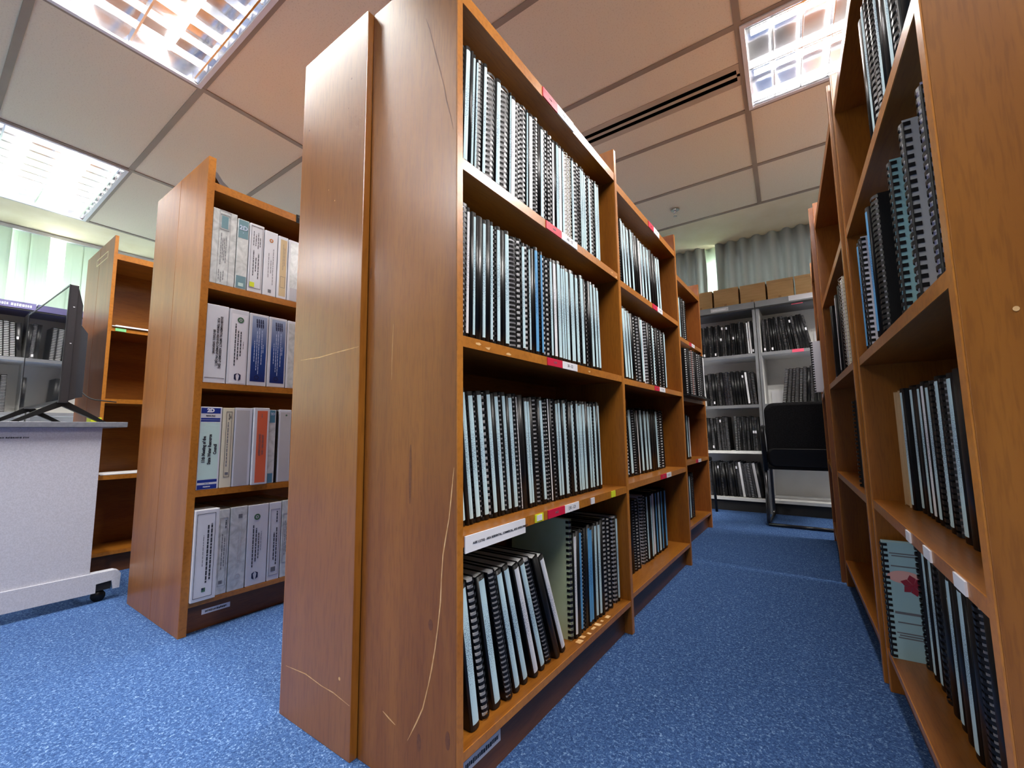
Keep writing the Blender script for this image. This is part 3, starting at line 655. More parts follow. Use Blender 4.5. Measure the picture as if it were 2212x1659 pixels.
# right-hand row; listed from the far end, placed by the y of each near face
def right_run(M, yfar, z, items, where, hh=(.292, .299)):
    n = len(items)
    for k, (ty, ynear, sb, t) in enumerate(items):
        yl = (yfar-ynear)/1.0-t
        report(M, ty, t, hh[0]+.003*(k % 3), -sb, yl, z, 0, '%s, %s from left, %s' % (LOOK[ty], ORD[k], where), 'reports on the '+where)
right_run(MR1, .94, Z1, [('K', .475, .006, .03), ('L', .44, .006, .028), ('C', .40, .006, .028), ('D', .362, .006, .030), ('L', .325, .006, .028), ('K', .285, .006, .030), ('L', .245, .006, .032), ('C', .205, .006, .034), ('K', .165, .008, .032), ('K', .125, .008, .032)], 'top shelf, nearest right-hand bookcase')
right_run(MR1, .94, Z2, [('B', .79, .004, .020), ('V', .758, .002, .022), ('B', .575, -.002, .022), ('D', .50, .001, .035), ('T', .370, .003, .018), ('A', .250, .001, .020), ('Y', .150, .004, .022), ('K', .105, .008, .028)], 'second shelf, nearest right-hand bookcase')
right_run(MR1, .94, Z3, [('Z', .815, .052, .055), ('L', .77, .058, .034), ('L', .722, .068, .034), ('K', .69, .068, .024), ('L', .655, .068, .028), ('N', .61, .066, .03), ('L', .572, .066, .032), ('D', .53, .066, .032), ('L', .488, .064, .034), ('D', .452, .063, .028),
                          ('L', .40, .062, .036), ('K', .355, .06, .036), ('C', .31, .06, .034), ('K', .26, .058, .034), ('L', .215, .058, .032), ('K', .17, .056, .032)], 'third shelf, nearest right-hand bookcase')
right_run(MR1, .94, Z4, [('F', .882, -.002, .022), ('C', .84, .065, .03), ('L', .79, .068, .032), ('L', .742, .07, .034), ('C', .68, .068, .036), ('K', .635, .066, .036), ('L', .585, .066, .034), ('K', .54, .064, .034), ('L', .488, .062, .040), ('K', .44, .062, .036),
                          ('D', .39, .06, .038), ('K', .34, .058, .038), ('K', .29, .057, .036), ('L', .235, .055, .036), ('K', .18, .054, .036), ('N', .125, .04, .036)], 'bottom shelf, nearest right-hand bookcase')
right_run(MR2, 1.855, Z2, [('K', 1.503, .0, .03), ('N', 1.34, .003, .03), ('K', 1.22, .002, .04), ('S', 1.09, -.004, .05)], 'second shelf, middle right-hand bookcase')
right_run(MR2, 1.855, Z3, [('C', 1.21, .015, .04), ('K', 1.12, .015, .045), ('K', 1.03, .015, .05)], 'third shelf, middle right-hand bookcase')
right_run(MR3, 2.79, Z2, [('V', 2.35, -.045, .03)], 'second shelf, farthest right-hand bookcase')
# the red flower printed on the pale blue cover, facing the viewer
F_ = [o for o in bpy.data.objects if o.get('label', '').startswith('pale blue report with red flower')][0]
ft = .022; petals = bmesh.new()
for k in range(6):
    a = k*PI/3+.3; c_, s_ = math.cos(a), math.sin(a)
    pts = [(0, 0), (.020, -.010), (.033, 0), (.020, .012)]
    face_prism(petals, [(-.062+(px*c_-pz*s_)*.8, ft+.0004, .187+(px*s_+pz*c_)*.8) for px, pz in pts], (0, .0003, 0))
MATS['flower_red'] = mat('flower_red', srgb(150, 40, 60), .5); mk('printed_flower', petals, 'flower_red', F_)
for z, wd in ((.262, .06), (.256, .052), (.230, .058), (.112, .06), (.090, .052), (.064, .06), (.058, .05), (.052, .056)):
    mk('printed_line', bx(-.045-wd/2, -.045+wd/2-.005, ft+.0001, ft+.0005, z, z+(.003 if z != .112 else .006)), 'ink_soft', F_)
bm = bmesh.new(); bmesh.ops.create_circle(bm, cap_ends=True, segments=20, radius=1, matrix=Matrix.Translation((-.045, ft+.0003, .205)) @ Matrix.Rotation(PI/2, 4, 'X') @ Matrix.Diagonal((.034, .016, 1, 1)))
mk('printed_blossom', bm, 'cover_pink', F_)

# ------------------------------------------------------------------ white ring binders (left bookcase)
def binder(y0, wd, z, h, body, label, x=-.004):
    M = ML @ Matrix.Translation((x, y0, z+.0004)); o = thing('ring_binder', label, 'ring binder', M, 'white ring binders')
    t = wd-.002; bm = bx(-.27, 0, 0, t, 0, h, .0022)
    mk('cover', bm, body, o); return o, t
def rect(o, y0, y1, z0, z1, m, x=.0003, name='insert', lab=None):
    q = mk(name, bx(-.0008, x, y0, y1, z0, z1), m, o)
    if lab: q['label'] = lab
    return q
def outline(o, y0, y1, z0, z1, m='ink', w_=.0008, x=.0009):
    bm = bmesh.new()
    for a, b, c, d in ((y0, y1, z0, z0+w_), (y0, y1, z1-w_, z1), (y0, y0+w_, z0, z1), (y1-w_, y1, z0, z1)): box(bm, .0002, x, a, b, c, d)
    return mk('printed_border', bm, m, o)
def bars(o, rows, m='ink', w_=.0022, x=.0008):
    """lines of print too small to read, running down the spine: (y, z0, z1)"""
    bm = bmesh.new(); rnd = random.Random(3)
    for y, z0, z1 in rows:
        z = z0
        while z < z1:
            l = rnd.uniform(.006, .018); box(bm, .0002, x, y-w_/2, y+w_/2, z, min(z+l, z1)); z += l+.0025
    return mk('small_print', bm, m, o)
def down(o, s, size, y, z, m='ink', bold=0, sx=1): return text('print', s, size, m, o, (.0008, y, z), (0, 0, -1), (0, 1, 0), 'CENTER', bold, sx)
def upw(o, s, size, y, z, m='ink', bold=0, sx=1): return text('print', s, size, m, o, (.0008, y, z), (0, 0, 1), (0, -1, 0), 'CENTER', bold, sx)
def disc(o, y, z, r, m, r2=0, n=24):
    bm = bmesh.new()
    if r2:
        vs = [[bm.verts.new((.0009, y+q*math.cos(2*PI*k/n), z+q*math.sin(2*PI*k/n))) for k in range(n)] for q in (r, r2)]
        for k in range(n): bm.faces.new((vs[0][k], vs[0][(k+1) % n], vs[1][(k+1) % n], vs[1][k]))
    else: bm.faces.new([bm.verts.new((.0009, y+r*math.cos(2*PI*k/n), z+r*math.sin(2*PI*k/n))) for k in range(n)])
    bmesh.ops.recalc_face_normals(bm, faces=bm.faces)
    return mk('printed_emblem', bm, m, o)
# top shelf
Z = 1.2955
o, t = binder(-.006, .088, Z, .305, 'binder_clear', 'thick clear-sleeved white binder at the left end of the top binder shelf')
outline(o, .022, .062, .0, .303, 'ink_soft'); outline(o, .026, .058, .225, .288, 'ink_soft'); rect(o, .030, .054, .231, .282, 'teal_band', .0006)
bars(o, [(.050, .09, .20), (.044, .10, .19), (.038, .11, .19), (.032, .08, .21)], 'ink_soft'); bars(o, [(.045, .02, .06), (.037, .01, .05), (.029, .02, .06)], 'ink_soft')
o, t = binder(.083, .045, Z, .295, 'binder_clear', 'white binder with grey-blue bands marked 2D on the top binder shelf')
rect(o, .003, t-.003, .215, .292, 'teal_band'); rect(o, .003, t-.003, .004, .055, 'teal_band'); text('print', '2D', .026, 'ink_pale', o, (.0008, t/2, .258), (0, 1, 0), (0, 0, 1), 'CENTER', .0006); rect(o, .012, t-.012, .012, .026, 'pale_mint', .0006); bars(o, [(.021, .236, .24)], 'ink_pale')
o, t = binder(.130, .058, Z, .295, 'binder_white', 'white binder with black border and yellow corner on the top binder shelf')
outline(o, .005, t-.005, .018, .285); bars(o, [(.016, .20, .262), (.025, .20, .25), (.034, .19, .26), (.042, .20, .24)], 'ink'); bars(o, [(.018, .07, .18), (.028, .09, .15), (.038, .06, .17)], 'ink', .003)
rect(o, .008, .026, .022, .042, 'tag_yellow', .0006, 'printed_patch')
o, t = binder(.190, .056, Z, .286, 'binder_white', 'white binder with small orange emblem on the top binder shelf')
disc(o, t/2, .245, .008, 'orange_ink', .004); bars(o, [(.038, .05, .21), (.029, .10, .16), (.019, .08, .19)], 'ink_soft', .002); rect(o, .022, .034, .014, .028, 'ink_soft', .0006, 'printed_patch')
o, t = binder(.248, .044, Z, .282, 'binder_white', 'white binder with tan spine insert on the top binder shelf')
rect(o, .009, t-.005, .012, .268, 'tan_insert'); bars(o, [(.022, .13, .25), (.028, .15, .23)], 'ink_soft', .0012); outline(o, .013, t-.009, .05, .10, 'ink_soft')
o, t = binder(.294, .06, Z, .28, 'binder_white', 'white binder with pale grey insert at the right of the top binder shelf')
rect(o, .008, t-.004, .06, .27, 'binder_clear'); rect(o, .010, t-.008, .004, .06, 'paper_dim')
o, t = binder(.356, .07, Z, .285, 'binder_white', 'white binder mostly hidden beyond the pale grey insert one on the top binder shelf')
# second shelf
Z = .9055
o, t = binder(-.006, .077, Z, .306, 'binder_white', 'white binder titled environmental impact assessment on the second binder shelf')
down(o, 'ENVIRONMENTAL IMPACT ASSESSMENT (EIA)', .0115, .051, .16, 'ink', .00025, .88); down(o, 'FOR TEMANA REDEVELOPMENT PROJECT,', .0115, .040, .16, 'ink', .00025, .88); down(o, 'BINTULU, SARAWAK', .0115, .028, .16, 'ink', .00025, .88)
outline(o, .003, t-.004, .020, .0208, 'ink_soft')
o, t = binder(.073, .073, Z, .304, 'binder_white', 'white binder with green ring emblem and navy hexagon on the second binder shelf')
rect(o, .008, t-.006, .006, .285, 'tag_white'); disc(o, .040, .262, .012, 'green_ink', .006); disc(o, .040, .262, .003, 'green_ink')
for yy, zz, l in ((.024, .16, .17), (.034, .16, .12), (.044, .165, .10), (.054, .16, .03)):
    bars(o, [(yy, zz-l/2, zz+l/2)], 'ink', .0038 if l > .05 else .0015)
bm = bmesh.new()
for sgn in (1, -1):
    face_prism(bm, [(.0004, .038+sgn*.012, .040), (.0004, .038+sgn*.012, .022), (.0004, .038+sgn*.003, .016), (.0004, .038+sgn*.007, .036), (.0004, .038+sgn*.001, .046)], (.0006, 0, 0))
mk('printed_emblem', bm, 'ink_navy', o)
BLUE = ['blue and white binder with wave emblem, beside the navy hexagon binder', 'blue and white binder with wave emblem, beside the plain pale binder']
for q, y_ in enumerate((.148, .226)):
    o, t = binder(y_, .076, Z, .302, 'binder_white', BLUE[q])
    rect(o, .010, t-.006, .018, .292, 'blue_fade', label if 0 else .0003)
    bm = bmesh.new()
    for k in range(4):
        yy = .026+k*.008
        face_prism(bm, [(.0004, yy, .262), (.0004, yy+.005, .262), (.0004, yy+.003, .280), (.0004, yy-.001, .280)], (.0005, 0, 0))
        face_prism(bm, [(.0004, yy+.002, .244), (.0004, yy+.005, .244), (.0004, yy+.005, .260), (.0004, yy, .260)], (.0005, 0, 0))
    mk('printed_emblem', bm, 'ink_navy', o)
    bars(o, [(.022, .10, .19), (.031, .065, .23), (.039, .05, .245), (.050, .09, .235), (.056, .14, .175)], 'ink_pale', .0022)
    disc(o, .035, .035, .009, 'ink_navy', .006)
o, t = binder(.304, .05, Z, .30, 'binder_white', 'plain pale binder at the right of the second binder shelf'); rect(o, .006, t-.004, .006, .288, 'binder_clear')
binder(.356, .07, Z, .302, 'binder_white', 'white binder mostly hidden at the right end of the second binder shelf')
# third shelf
Z = .5055
o, t = binder(-.006, .074, Z, .308, 'binder_white', 'white and blue binder reading 11th Meeting of the State Water Resource Council')
for z0, z1, m_ in ((.283, .304, 'blue_band'), (.252, .266, 'blue_band'), (.026, .036, 'blue_band'), (.002, .018, 'blue_band'), (.038, .249, 'pale_mint')): rect(o, .002, t-.006, z0, z1, m_)
text('print', '2D', .019, 'tag_white', o, (.0008, .033, .294), (0, 1, 0), (0, 0, 1), 'CENTER', .0012); text('print', 'RING FILE', .007, 'ink', o, (.0008, .033, .274), (0, 1, 0), (0, 0, 1), 'CENTER', .0003)
rect(o, .002, t-.006, .2585, .2592, 'tag_white', .0006); text('print', 'PREMIUM', .0055, 'tag_white', o, (.0008, .033, .010), (0, 1, 0), (0, 0, 1), 'CENTER', .0003); text('print', 'Size A4', .005, 'ink', o, (.0008, .033, .022), (0, 1, 0), (0, 0, 1), 'CENTER')
upw(o, '11th Meeting of the', .0145, .017, .148, 'ink', .0007, .85); upw(o, 'State Water Resource', .0145, .036, .148, 'ink', .0007, .85); upw(o, 'Council', .0145, .054, .148, 'ink', .0007, .85)
o, t = binder(.069, .042, Z, .306, 'cover_cream', 'narrow cream binder with black bordered label beside the 11th Meeting binder')
outline(o, .012, t-.008, .04, .292, 'ink', .001); bars(o, [(.022, .26, .285), (.027, .265, .28)], 'ink'); bars(o, [(.020, .08, .25)], 'ink_soft', .003); rect(o, .017, .028, .048, .058, 'ink_soft', .0006, 'printed_patch')
o, t = binder(.112, .066, Z, .308, 'binder_white', 'plain pale grey binder between the cream and the orange binders'); rect(o, .005, t-.010, .004, .298, 'shelf_light')
o, t = binder(.180, .062, Z, .310, 'binder_white', 'white binder with a bright orange spine insert', x=.004)
rect(o, .012, t-.008, .008, .298, 'orange_insert', lab='orange insert'); down(o, 'LAW ISO 9001 : 2015', .010, .036, .16, 'ink_soft', .0001, .9); down(o, 'QUALITY DOCUMENT', .010, .024, .16, 'ink_soft', .0001, .9); bars(o, [(.030, .27, .285)], 'ink_soft')
o, t = binder(.243, .030, Z, .304, 'binder_clear', 'thin grey binder with sea blue bands, right of the orange one'); rect(o, .002, t-.004, .25, .302, 'sea_band'); rect(o, .002, t-.006, .002, .04, 'sea_band')
text('print', '2D', .013, 'ink_pale', o, (.0008, t/2, .286), (0, 1, 0), (0, 0, 1), 'CENTER', .0004)
o, t = binder(.274, .008, Z, .300, 'black_cover', 'very thin dark file squeezed between two binders')
o, t = binder(.284, .054, Z, .306, 'binder_white', 'white binder with tiny emblem at the right of the third binder shelf'); rect(o, .006, t-.004, .004, .295, 'shelf_light'); disc(o, .030, .282, .004, 'green_ink')
o, t = binder(.340, .04, Z, .30, 'sea_band', 'sea blue file at the right end of the third binder shelf')
# bottom shelf
Z = .1122
o, t = binder(-.007, .080, Z, .322, 'binder_white', 'tall white binder with black bordered title and green square, bottom binder shelf', x=.012)
outline(o, .006, t-.012, .012, .308, 'ink', .0012); bars(o, [(.055, .07, .27), (.044, .06, .265)], 'ink', .005); bars(o, [(.030, .12, .23)], 'ink_soft', .0018)
rect(o, .032, .044, .030, .044, 'green_ink', .0008, 'printed_patch'); rect(o, .032, .039, .037, .044, 'ink_navy', .0011, 'printed_patch')
o, t = binder(.075, .040, Z, .312, 'binder_clear', 'narrow white binder beside the tall bordered one on the bottom binder shelf')
outline(o, .006, t-.006, .03, .28, 'ink_soft'); bars(o, [(.024, .10, .21), (.016, .09, .22)], 'ink_soft', .0025); bars(o, [(.026, .24, .27)], 'ink', .003); rect(o, .010, .022, .038, .05, 'ink_soft', .0006, 'printed_patch')
o, t = binder(.116, .062, Z, .314, 'binder_clear', 'white binder with faint faded print on the bottom binder shelf'); rect(o, .028, .042, .27, .285, 'ink_soft', .0006, 'printed_patch'); bars(o, [(.040, .10, .25), (.032, .10, .22)], 'shelf_light', .002); disc(o, .034, .05, .010, 'shelf_light', .006)
o, t = binder(.180, .080, Z, .312, 'binder_white', 'white binder with green ring emblem on the bottom binder shelf')
disc(o, .034, .264, .012, 'green_ink', .006); disc(o, .034, .264, .003, 'green_ink'); bars(o, [(.022, .07, .235), (.033, .09, .22)], 'ink', .0038); bars(o, [(.043, .10, .20)], 'ink', .003); bars(o, [(.052, .13, .205)], 'ink_soft', .0014)
bm = bmesh.new()
for sgn in (1, -1): face_prism(bm, [(.0004, .034+sgn*.012, .046), (.0004, .034+sgn*.012, .028), (.0004, .034+sgn*.003, .022), (.0004, .034+sgn*.007, .042), (.0004, .034+sgn*.001, .052)], (.0006, 0, 0))
mk('printed_emblem', bm, 'ink_navy', o)
o, t = binder(.262, .050, Z, .312, 'binder_white', 'white binder with bold printed title beside the green emblem one on the bottom shelf')
outline(o, .006, t-.006, .02, .285, 'ink_soft'); bars(o, [(.032, .06, .21), (.022, .08, .19)], 'ink', .004); bars(o, [(.031, .23, .275)], 'ink', .004); rect(o, .014, .032, .034, .052, 'ink_soft', .0006, 'printed_patch')
o, t = binder(.314, .060, Z, .314, 'binder_clear', 'white binder with fine bordered text at the right of the bottom binder shelf'); outline(o, .006, t-.02, .06, .26, 'ink_soft'); bars(o, [(.014, .09, .23), (.021, .10, .22), (.028, .09, .22)], 'ink_soft', .0018)

# ------------------------------------------------------------------ grey steel-and-white wall shelving
GS = [(.092, .115), (.490, .512), (.882, .908), (1.322, 1.348), (1.742, 1.795)]
def wall_shelf(M, y0, y1, label, fascia='shelf_grey', depth=.36):
    t = thing('wall_shelving', label, 'shelving', M)
    for a, b in ((y0, y0+.021), (y1-.021, y1)):
        s = mk('side_panel', bx(-depth, -.004, a, b, 0, GS[-1][0]), 'shelf_white', t)
        mk('edge_band', bx(-.004, 0, a, b, .0, GS[-1][0]), 'shelf_grey', s)
    mk('back_panel', bx(-depth, -depth+.008, y0+.021, y1-.021, .06, GS[-1][0]), 'shelf_white', t)
    for k, (za, zb) in enumerate(GS[:-1]):
        o = mk('bottom_board' if k == 0 else 'shelf', bx(-depth+.008, -.006, y0+.021, y1-.021, za, zb), 'shelf_white', t)
        mk('edge_band', bx(-.006, -.004, y0+.021, y1-.021, za+.0, zb), 'shelf_white' if k < 2 else 'shelf_grey', o)
    mk('kick_board', bx(-.04, -.03, y0+.021, y1-.021, 0, GS[0][0]), 'black_matte', t)
    o = mk('top_fascia', bx(-depth, .012, y0, y1, GS[-1][0], GS[-1][1]), fascia, t)
    mk('under_lip', bx(-.006, .008, y0, y1, GS[-1][0]-.012, GS[-1][0]), 'black_matte', o)
    return t, o
MB = Matrix.Translation((0, 3.56, 0)) @ RZ(-PI/2)
wb1, fb1 = wall_shelf(MB, -.735, .182, 'grey and white shelving unit on the far wall, left bay filled with black reports')
wb2, fb2 = wall_shelf(MB, .188, 1.10, 'grey and white shelving unit on the far wall behind the black chair')
wall_shelf(MB, -1.66, -.742, 'grey and white shelving unit on the far wall, hidden behind the centre row')
o = mk('fascia_label', bx(.012, .0128, -.165, -.02, 1.752, 1.785), 'shelf_light', fb1); blur_print(o, 'tag_white', .013, -.148, -.04, 1.768, .012)
o = mk('plastic_sleeve', bx(.012, .016, .435, .63, 1.752, 1.795), 'plastic_clear', fb2)
for z0, z1, y0, y1 in ((1.722, 1.742, .45, .53), (1.322, 1.348, .43, .51), (.884, .906, .41, .49)): mk('shelf_label', bx(-.004, .0006, y0, y1, z0, z1), 'tag_pink', wb2)
def far_run(M, z, y0, y1, toks, where, lean=(0, 0), x=-.05, seed=0, nm=None, fromright=False):
    n = len(toks); p = (y1-y0)/n; rnd = random.Random(seed)
    ws = [rnd.uniform(.8, 1.2) for _ in toks]; s = sum(ws); tk = [(a, (y1-y0)*b/s) for a, b in zip(toks, ws)]
    objs = shelf_run(M, z, y0, tk, where, x=x, lean=lean, hh=(.285, .303), seed=seed, fill=.9, jit=.02)
    for k, o in enumerate(objs):
        if rnd.random() < .3 and toks[k] in 'KDX':
            q = rnd.choice((.02, .15, .16, .24, .25)); mk('call_number_tag', bx(-.001, .0008, .002, .014, q, q+.022), 'tag_white', o)
W_ = 'far wall shelving'
far_run(MB, GS[3][1], -.30, .155, 'DKDKKDKKDKKDDKKDKKKDKDNWK', 'top row, left bay, '+W_, (0, 1.5), seed=21)
far_run(MB, GS[3][1], .225, .575, 'DKDKKKDKDDKKDKKKD', 'top row, right bay, '+W_, (1, 9), seed=22)
far_run(MB, GS[2][1], -.26, .150, 'KDKKDKXXDKKKKKNDC', 'second row, left bay, '+W_, (2, 4), seed=23)
far_run(MB, GS[2][1], .330, .640, 'CDCDCDKDKKD', 'second row, right bay, '+W_, (-8, 0), seed=24)
far_run(MB, GS[1][1], -.28, -.085, 'DKDKDDDD', 'third row, left group, '+W_, (3, 2), seed=25)
far_run(MB, GS[1][1], -.045, .150, 'CCKDKDKDDK', 'third row, right group, '+W_, (0, 0), seed=26)
far_run(MB, GS[0][1], -.27, .150, 'DKKKCKKDKKDWDDCDWK', 'bottom row, left bay, '+W_, (2, 7), seed=27)
o = mk('sheet_of_paper', bx(-.335, -.330, .235, .36, 0, .13), 'paper', None, MB @ Matrix.Translation((0, 0, GS[2][1]+.0005))); tag(o, 'white paper standing at the back of the open far shelf', 'paper')
o = mk('sheet_of_paper', bx(-.335, -.330, .585, .68, 0, .18), 'paper', None, MB @ Matrix.Translation((0, 0, GS[3][1]+.0005))); tag(o, 'white card standing beyond the reports on the upper far shelf', 'paper')
# cardboard boxes on top
BXL = ['cardboard box at the left end of the far shelving row, under the bright gap', 'cardboard box second from left in the row on the far shelving', 'cardboard box in the middle of the row on the far shelving',
       'cardboard box second from right in the row on the far shelving', 'cardboard box at the right end of the row, beside the bookcase']
for k, (a, b) in enumerate(((-.345, -.158), (-.142, .060), (.074, .270), (.284, .474), (.487, .675))):
    t = thing('cardboard_box', BXL[k], 'box', Matrix.Translation(((a+b)/2, 3.60, 1.7955)) @ RZ((.0, .01, -.008, .012, 0)[k]), 'cardboard boxes on the far shelving')
    wd = (b-a)/2; mk('carton', bx(-wd, wd, .0, .27, 0, .168, .002), 'cardboard', t)
    mk('lid', bx(-wd-.0025, wd+.0025, -.0025, .2725, .150 if k != 2 else .1685, .172, .001) if k != 2 else bx(-wd, wd, -.001, .271, .1685, .171), 'cardboard', t)
    mk('tape', bx(-.016, .004, -.0006, .0, .004, .03), 'cardboard_tape', t)
# left wall shelving with purple fascia
MLW = Matrix.Translation((-4.62, 0, 0))
lw1, lf1 = wall_shelf(MLW, -.985, -.075, 'white shelving bay with purple top band on the left wall, seen beside the television', 'band_purple')
lw2, lf2 = wall_shelf(MLW, -.065, .85, 'white shelving bay on the left wall behind the television', 'band_purple')
lw3, lf3 = wall_shelf(MLW, -1.91, -.995, 'white shelving bay on the left wall, outside the photo but mirrored in the television', 'band_purple')
blur_print(lf1, 'ink_pale', .0125, -.5, -.10, 1.767, .024)
far_run(MLW, GS[3][1], -.60, -.115, 'KDKKDXKKDKKCCCK', 'upper row, television-side wall bay', (2, 4), seed=31)
far_run(MLW, GS[2][1], -.55, -.175, 'KDKKDKKXDKKD', 'lower row, television-side wall bay', (0, 1), seed=32)
far_run(MLW, GS[3][1], -.955, -.66, 'KDKDDKCC', 'upper row, mirrored wall bay end', (0, 2), seed=33)
far_run(MLW, GS[2][1], -.955, -.70, 'KKDKKDK', 'lower row, mirrored wall bay end', (0, 3), seed=34)

# ------------------------------------------------------------------ table with castors, television
tt = thing('mobile_table', 'grey-topped white mobile table on castors under the television', 'table', Matrix.Translation((-2.0, -.05, 0)))
mk('tabletop', bx(-1.45, .03, -.70, -.0055, .747, .770, .002), 'table_top', tt)
for k, xx in enumerate((0, -1.38)):
    lp = mk('leg_panel', bx(xx-.028, xx-.002, -.60, -.083, .10, .747, .001), 'table_panel', tt)
    if k == 0:
        blur_print(lp, 'ink', xx-.0018, -.445, -.30, .707, .007)
    bm = bmesh.new()                            # foot bar with rounded toe and castor notch
    prof = [(-.70, .042), (.0-.062, .042), (-.062, .078), (-.012, .082), (-.006, .045), (.016, .045)]
    prof += [(.018, .105), (.010, .118), (-.004, .124), (-.70, .124)]
    face_prism(bm, [(xx-.036, y, z) for y, z in prof], (.042, 0, 0))
    mk('foot_bar', bm, 'table_panel', tt)
    for yy in (-.048, -.63):
        cs = mk('castor', tube(bmesh.new(), [(xx-.028, yy, .024), (xx-.012, yy, .024)], .024, 20), 'black_plastic', tt)
        mk('fork', bx(xx-.030, xx-.004, yy-.012, yy+.036, .046, .077, .002), 'black_matte', cs)
mk('modesty_panel', bx(-1.38, -.028, -.30, -.284, .42, .746), 'table_panel', tt)
tv0, tv1 = Vector((-2.18, -.25)), Vector((-3.06, -.272))      # screen plane, right and left edge seen from the front
d = (tv0-tv1).normalized(); wtv = (tv0-tv1).length
MT = Matrix(((d.x, -d.y, 0, tv1.x), (d.y, d.x, 0, tv1.y), (0, 0, 1, .86), (0, 0, 0, 1)))   # x along the width, y to the back
tv = thing('television', 'black flat television standing on the grey table, its glossy screen edge-on', 'television', MT)
Ht = .545
bm = bx(0, wtv, .002, .030, 0, Ht, .002); mk('chassis', bm, 'tv_edge', tv)
bm = bmesh.new(); face_prism(bm, [(wtv-.004, .030, .01), (wtv-.004, .05, .02), (wtv-.004, .05, Ht-.09), (wtv-.004, .030, Ht-.01)], (-(wtv-.008), 0, 0)); mk('back_shell', bm, 'tv_edge', tv)
bm = bmesh.new(); face_prism(bm, [(wtv-.02, .05, .025), (wtv-.02, .078, .03), (wtv-.02, .078, .33), (wtv-.02, .05, .37)], (-(wtv-.04), 0, 0)); mk('back_bulge', bm, 'tv_shell', tv)
mk('screen', bx(.008, wtv-.008, 0, .002, .012, Ht-.008), 'tv_glass', tv)
bm = bmesh.new()
for a, b, c, e_ in ((0, wtv, 0, .012), (0, wtv, Ht-.008, Ht), (0, .008, .012, Ht-.008), (wtv-.008, wtv, .012, Ht-.008)): box(bm, a, b, -.0015, .002, c, e_)
mk('bezel', bm, 'tv_edge', tv); mk('top_trim', bx(0, wtv, -.0022, -.0015, Ht-.005, Ht), 'tv_bezel', tv)
for xx in (.12, wtv-.04):
    st = bmesh.new()
    for sgn in (-1, 1):
        pts = [(.018, .004), (.018+sgn*.018, .006), (.018+sgn*.16, -.0885), (.018+sgn*.135, -.0885), (.018, -.014)]
        face_prism(st, [(xx-.014, y, z) for y, z in pts], (.028, 0, 0))
    mk('stand_foot', st, 'black_plastic', tv)
mk('cable', tube(bmesh.new(), bend([(wtv-.03, .07, .06), (wtv+.0, .10, .02), (wtv-.02, .2, .012)], .03), .003, 6), 'black_matte', tv)
for z in (.44, .27): mk('edge_lamp', bx(wtv, wtv+.0006, .016, .022, z, z+.003), 'tag_white', tv)
o = mk('note_pad', bx(-.02, .02, -.02, .02, 0, .028), 'tag_yellow', None, Matrix.Translation((-2.28, -.11, .7705)) @ RZ(.2)); tag(o, 'small yellow note pad on the grey table behind the television', 'note pad')

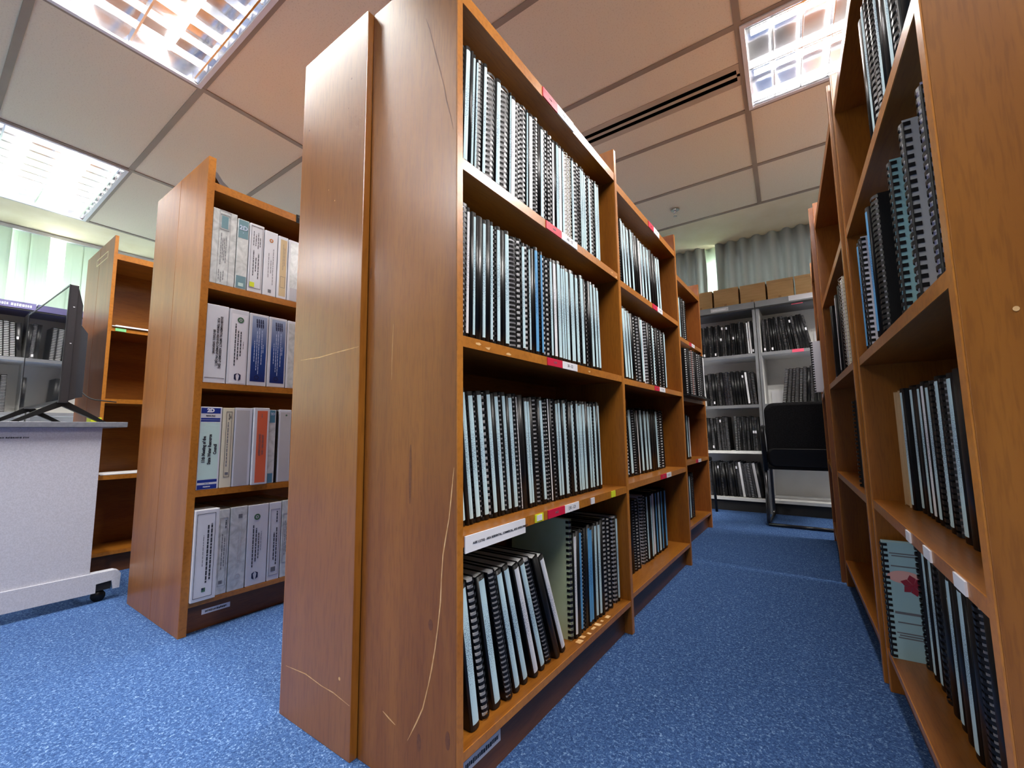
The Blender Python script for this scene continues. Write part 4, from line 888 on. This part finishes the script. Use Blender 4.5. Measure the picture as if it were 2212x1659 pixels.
# ------------------------------------------------------------------ chairs at the end of the aisle
def visitor_chair(M, label, back=True):
    t = thing('visitor_chair', label, 'chair', M)
    hw = .24
    for s in (-1, 1):
        x = s*hw
        mk('side_frame', tube(bmesh.new(), bend([(x*.98, 0, .42), (x, .0, .012), (x, .46, .012), (x, .44, .42), (x, .42, .60)], .045), .0115, 10), 'chrome_dark' if back else 'black_plastic', t)
        ar = mk('armrest', tube(bmesh.new(), bend([(x*.96, -.005, .40), (x, -.02, .70), (x, .06, .715), (x, .34, .70), (x, .43, .62)], .05), .016, 10), 'black_plastic', t)
    mk('crossbar', tube(bmesh.new(), [(-hw, 0, .012), (hw, 0, .012)], .0115, 10), 'chrome_dark', t)
    bm = bmesh.new(); box(bm, -.22, .22, -.0, .44, .405, .455, .018); mk('seat', bm, 'black_fabric', t)
    # backrest: rounded pad with a thin plastic shell behind, leaning slightly back
    def pad(w2, z0, z1, r, th, y0, pw=1):
        bm = bmesh.new(); pts = []
        for cx_, cz_, a0 in ((w2-r, z0+r*1.2, -PI/2), (w2-r, z1-r, 0), (-w2+r, z1-r, PI/2), (-w2+r, z0+r*1.2, PI)):
            for k in range(7):
                a = a0+PI/2*k/6; pts.append((cx_+r*math.cos(a), cz_+r*math.sin(a)*(1.2 if a0 in (-PI/2, PI) else 1)))
        rings = []
        for sc, yy in ((.90, y0), (.97, y0+.006), (1, y0+.015), (1, y0+th-.012), (.97, y0+th-.004), (.92, y0+th)):
            zc = (z0+z1)/2
            rings.append([bm.verts.new((px*sc, yy+.10*(px*sc)**2*(-1)*-1.2-(pz-z0)*.16, zc+(pz-zc)*sc)) for px, pz in pts])
        for A, B in zip(rings, rings[1:]):
            for k in range(len(A)): bm.faces.new((A[k], A[(k+1) % len(A)], B[(k+1) % len(A)], B[k]))
        bm.faces.new(rings[0]); bm.faces.new(rings[-1][::-1]); bmesh.ops.recalc_face_normals(bm, faces=bm.faces)
        for f in bm.faces: f.smooth = len(f.verts) == 4
        return bm
    mk('backrest', pad(.215, .455, .885, .065, .05, -.010), 'black_fabric', t)
    mk('back_shell', pad(.222, .428, .56, .045, .022, -.012), 'black_plastic', t)
    return t
visitor_chair(Matrix.Translation((.46, 3.06, 0)), 'black visitor chair with its back to us at the end of the aisle')
t = thing('stacking_chair', 'black chair almost hidden behind the centre row, one leg showing', 'chair', Matrix.Translation((-.45, 3.22, 0)))
for x, y in ((-.22, -.02), (.22, -.02)):
    mk('leg', tube(bmesh.new(), [(x, y, .43), (x+math.copysign(.015, x), y-.03 if 0 else y, .0)], .011, 8), 'black_plastic', t)
for x in (-.22, .235): mk('leg', tube(bmesh.new(), [(x, .24, .43), (x+.012, .25, .0)], .011, 8), 'black_plastic', t)
mk('seat', bx(-.235, .235, -.03, .255, .43, .465, .012), 'black_fabric', t)
mk('backrest', bx(-.22, .22, -.055, -.03, .56, .80, .01), 'black_fabric', t)
mk('back_post', tube(bmesh.new(), [(-.18, -.03, .44), (-.18, -.045, .58)], .010, 8), 'black_plastic', t)
mk('back_post', tube(bmesh.new(), [(.18, -.03, .44), (.18, -.045, .58)], .010, 8), 'black_plastic', t)
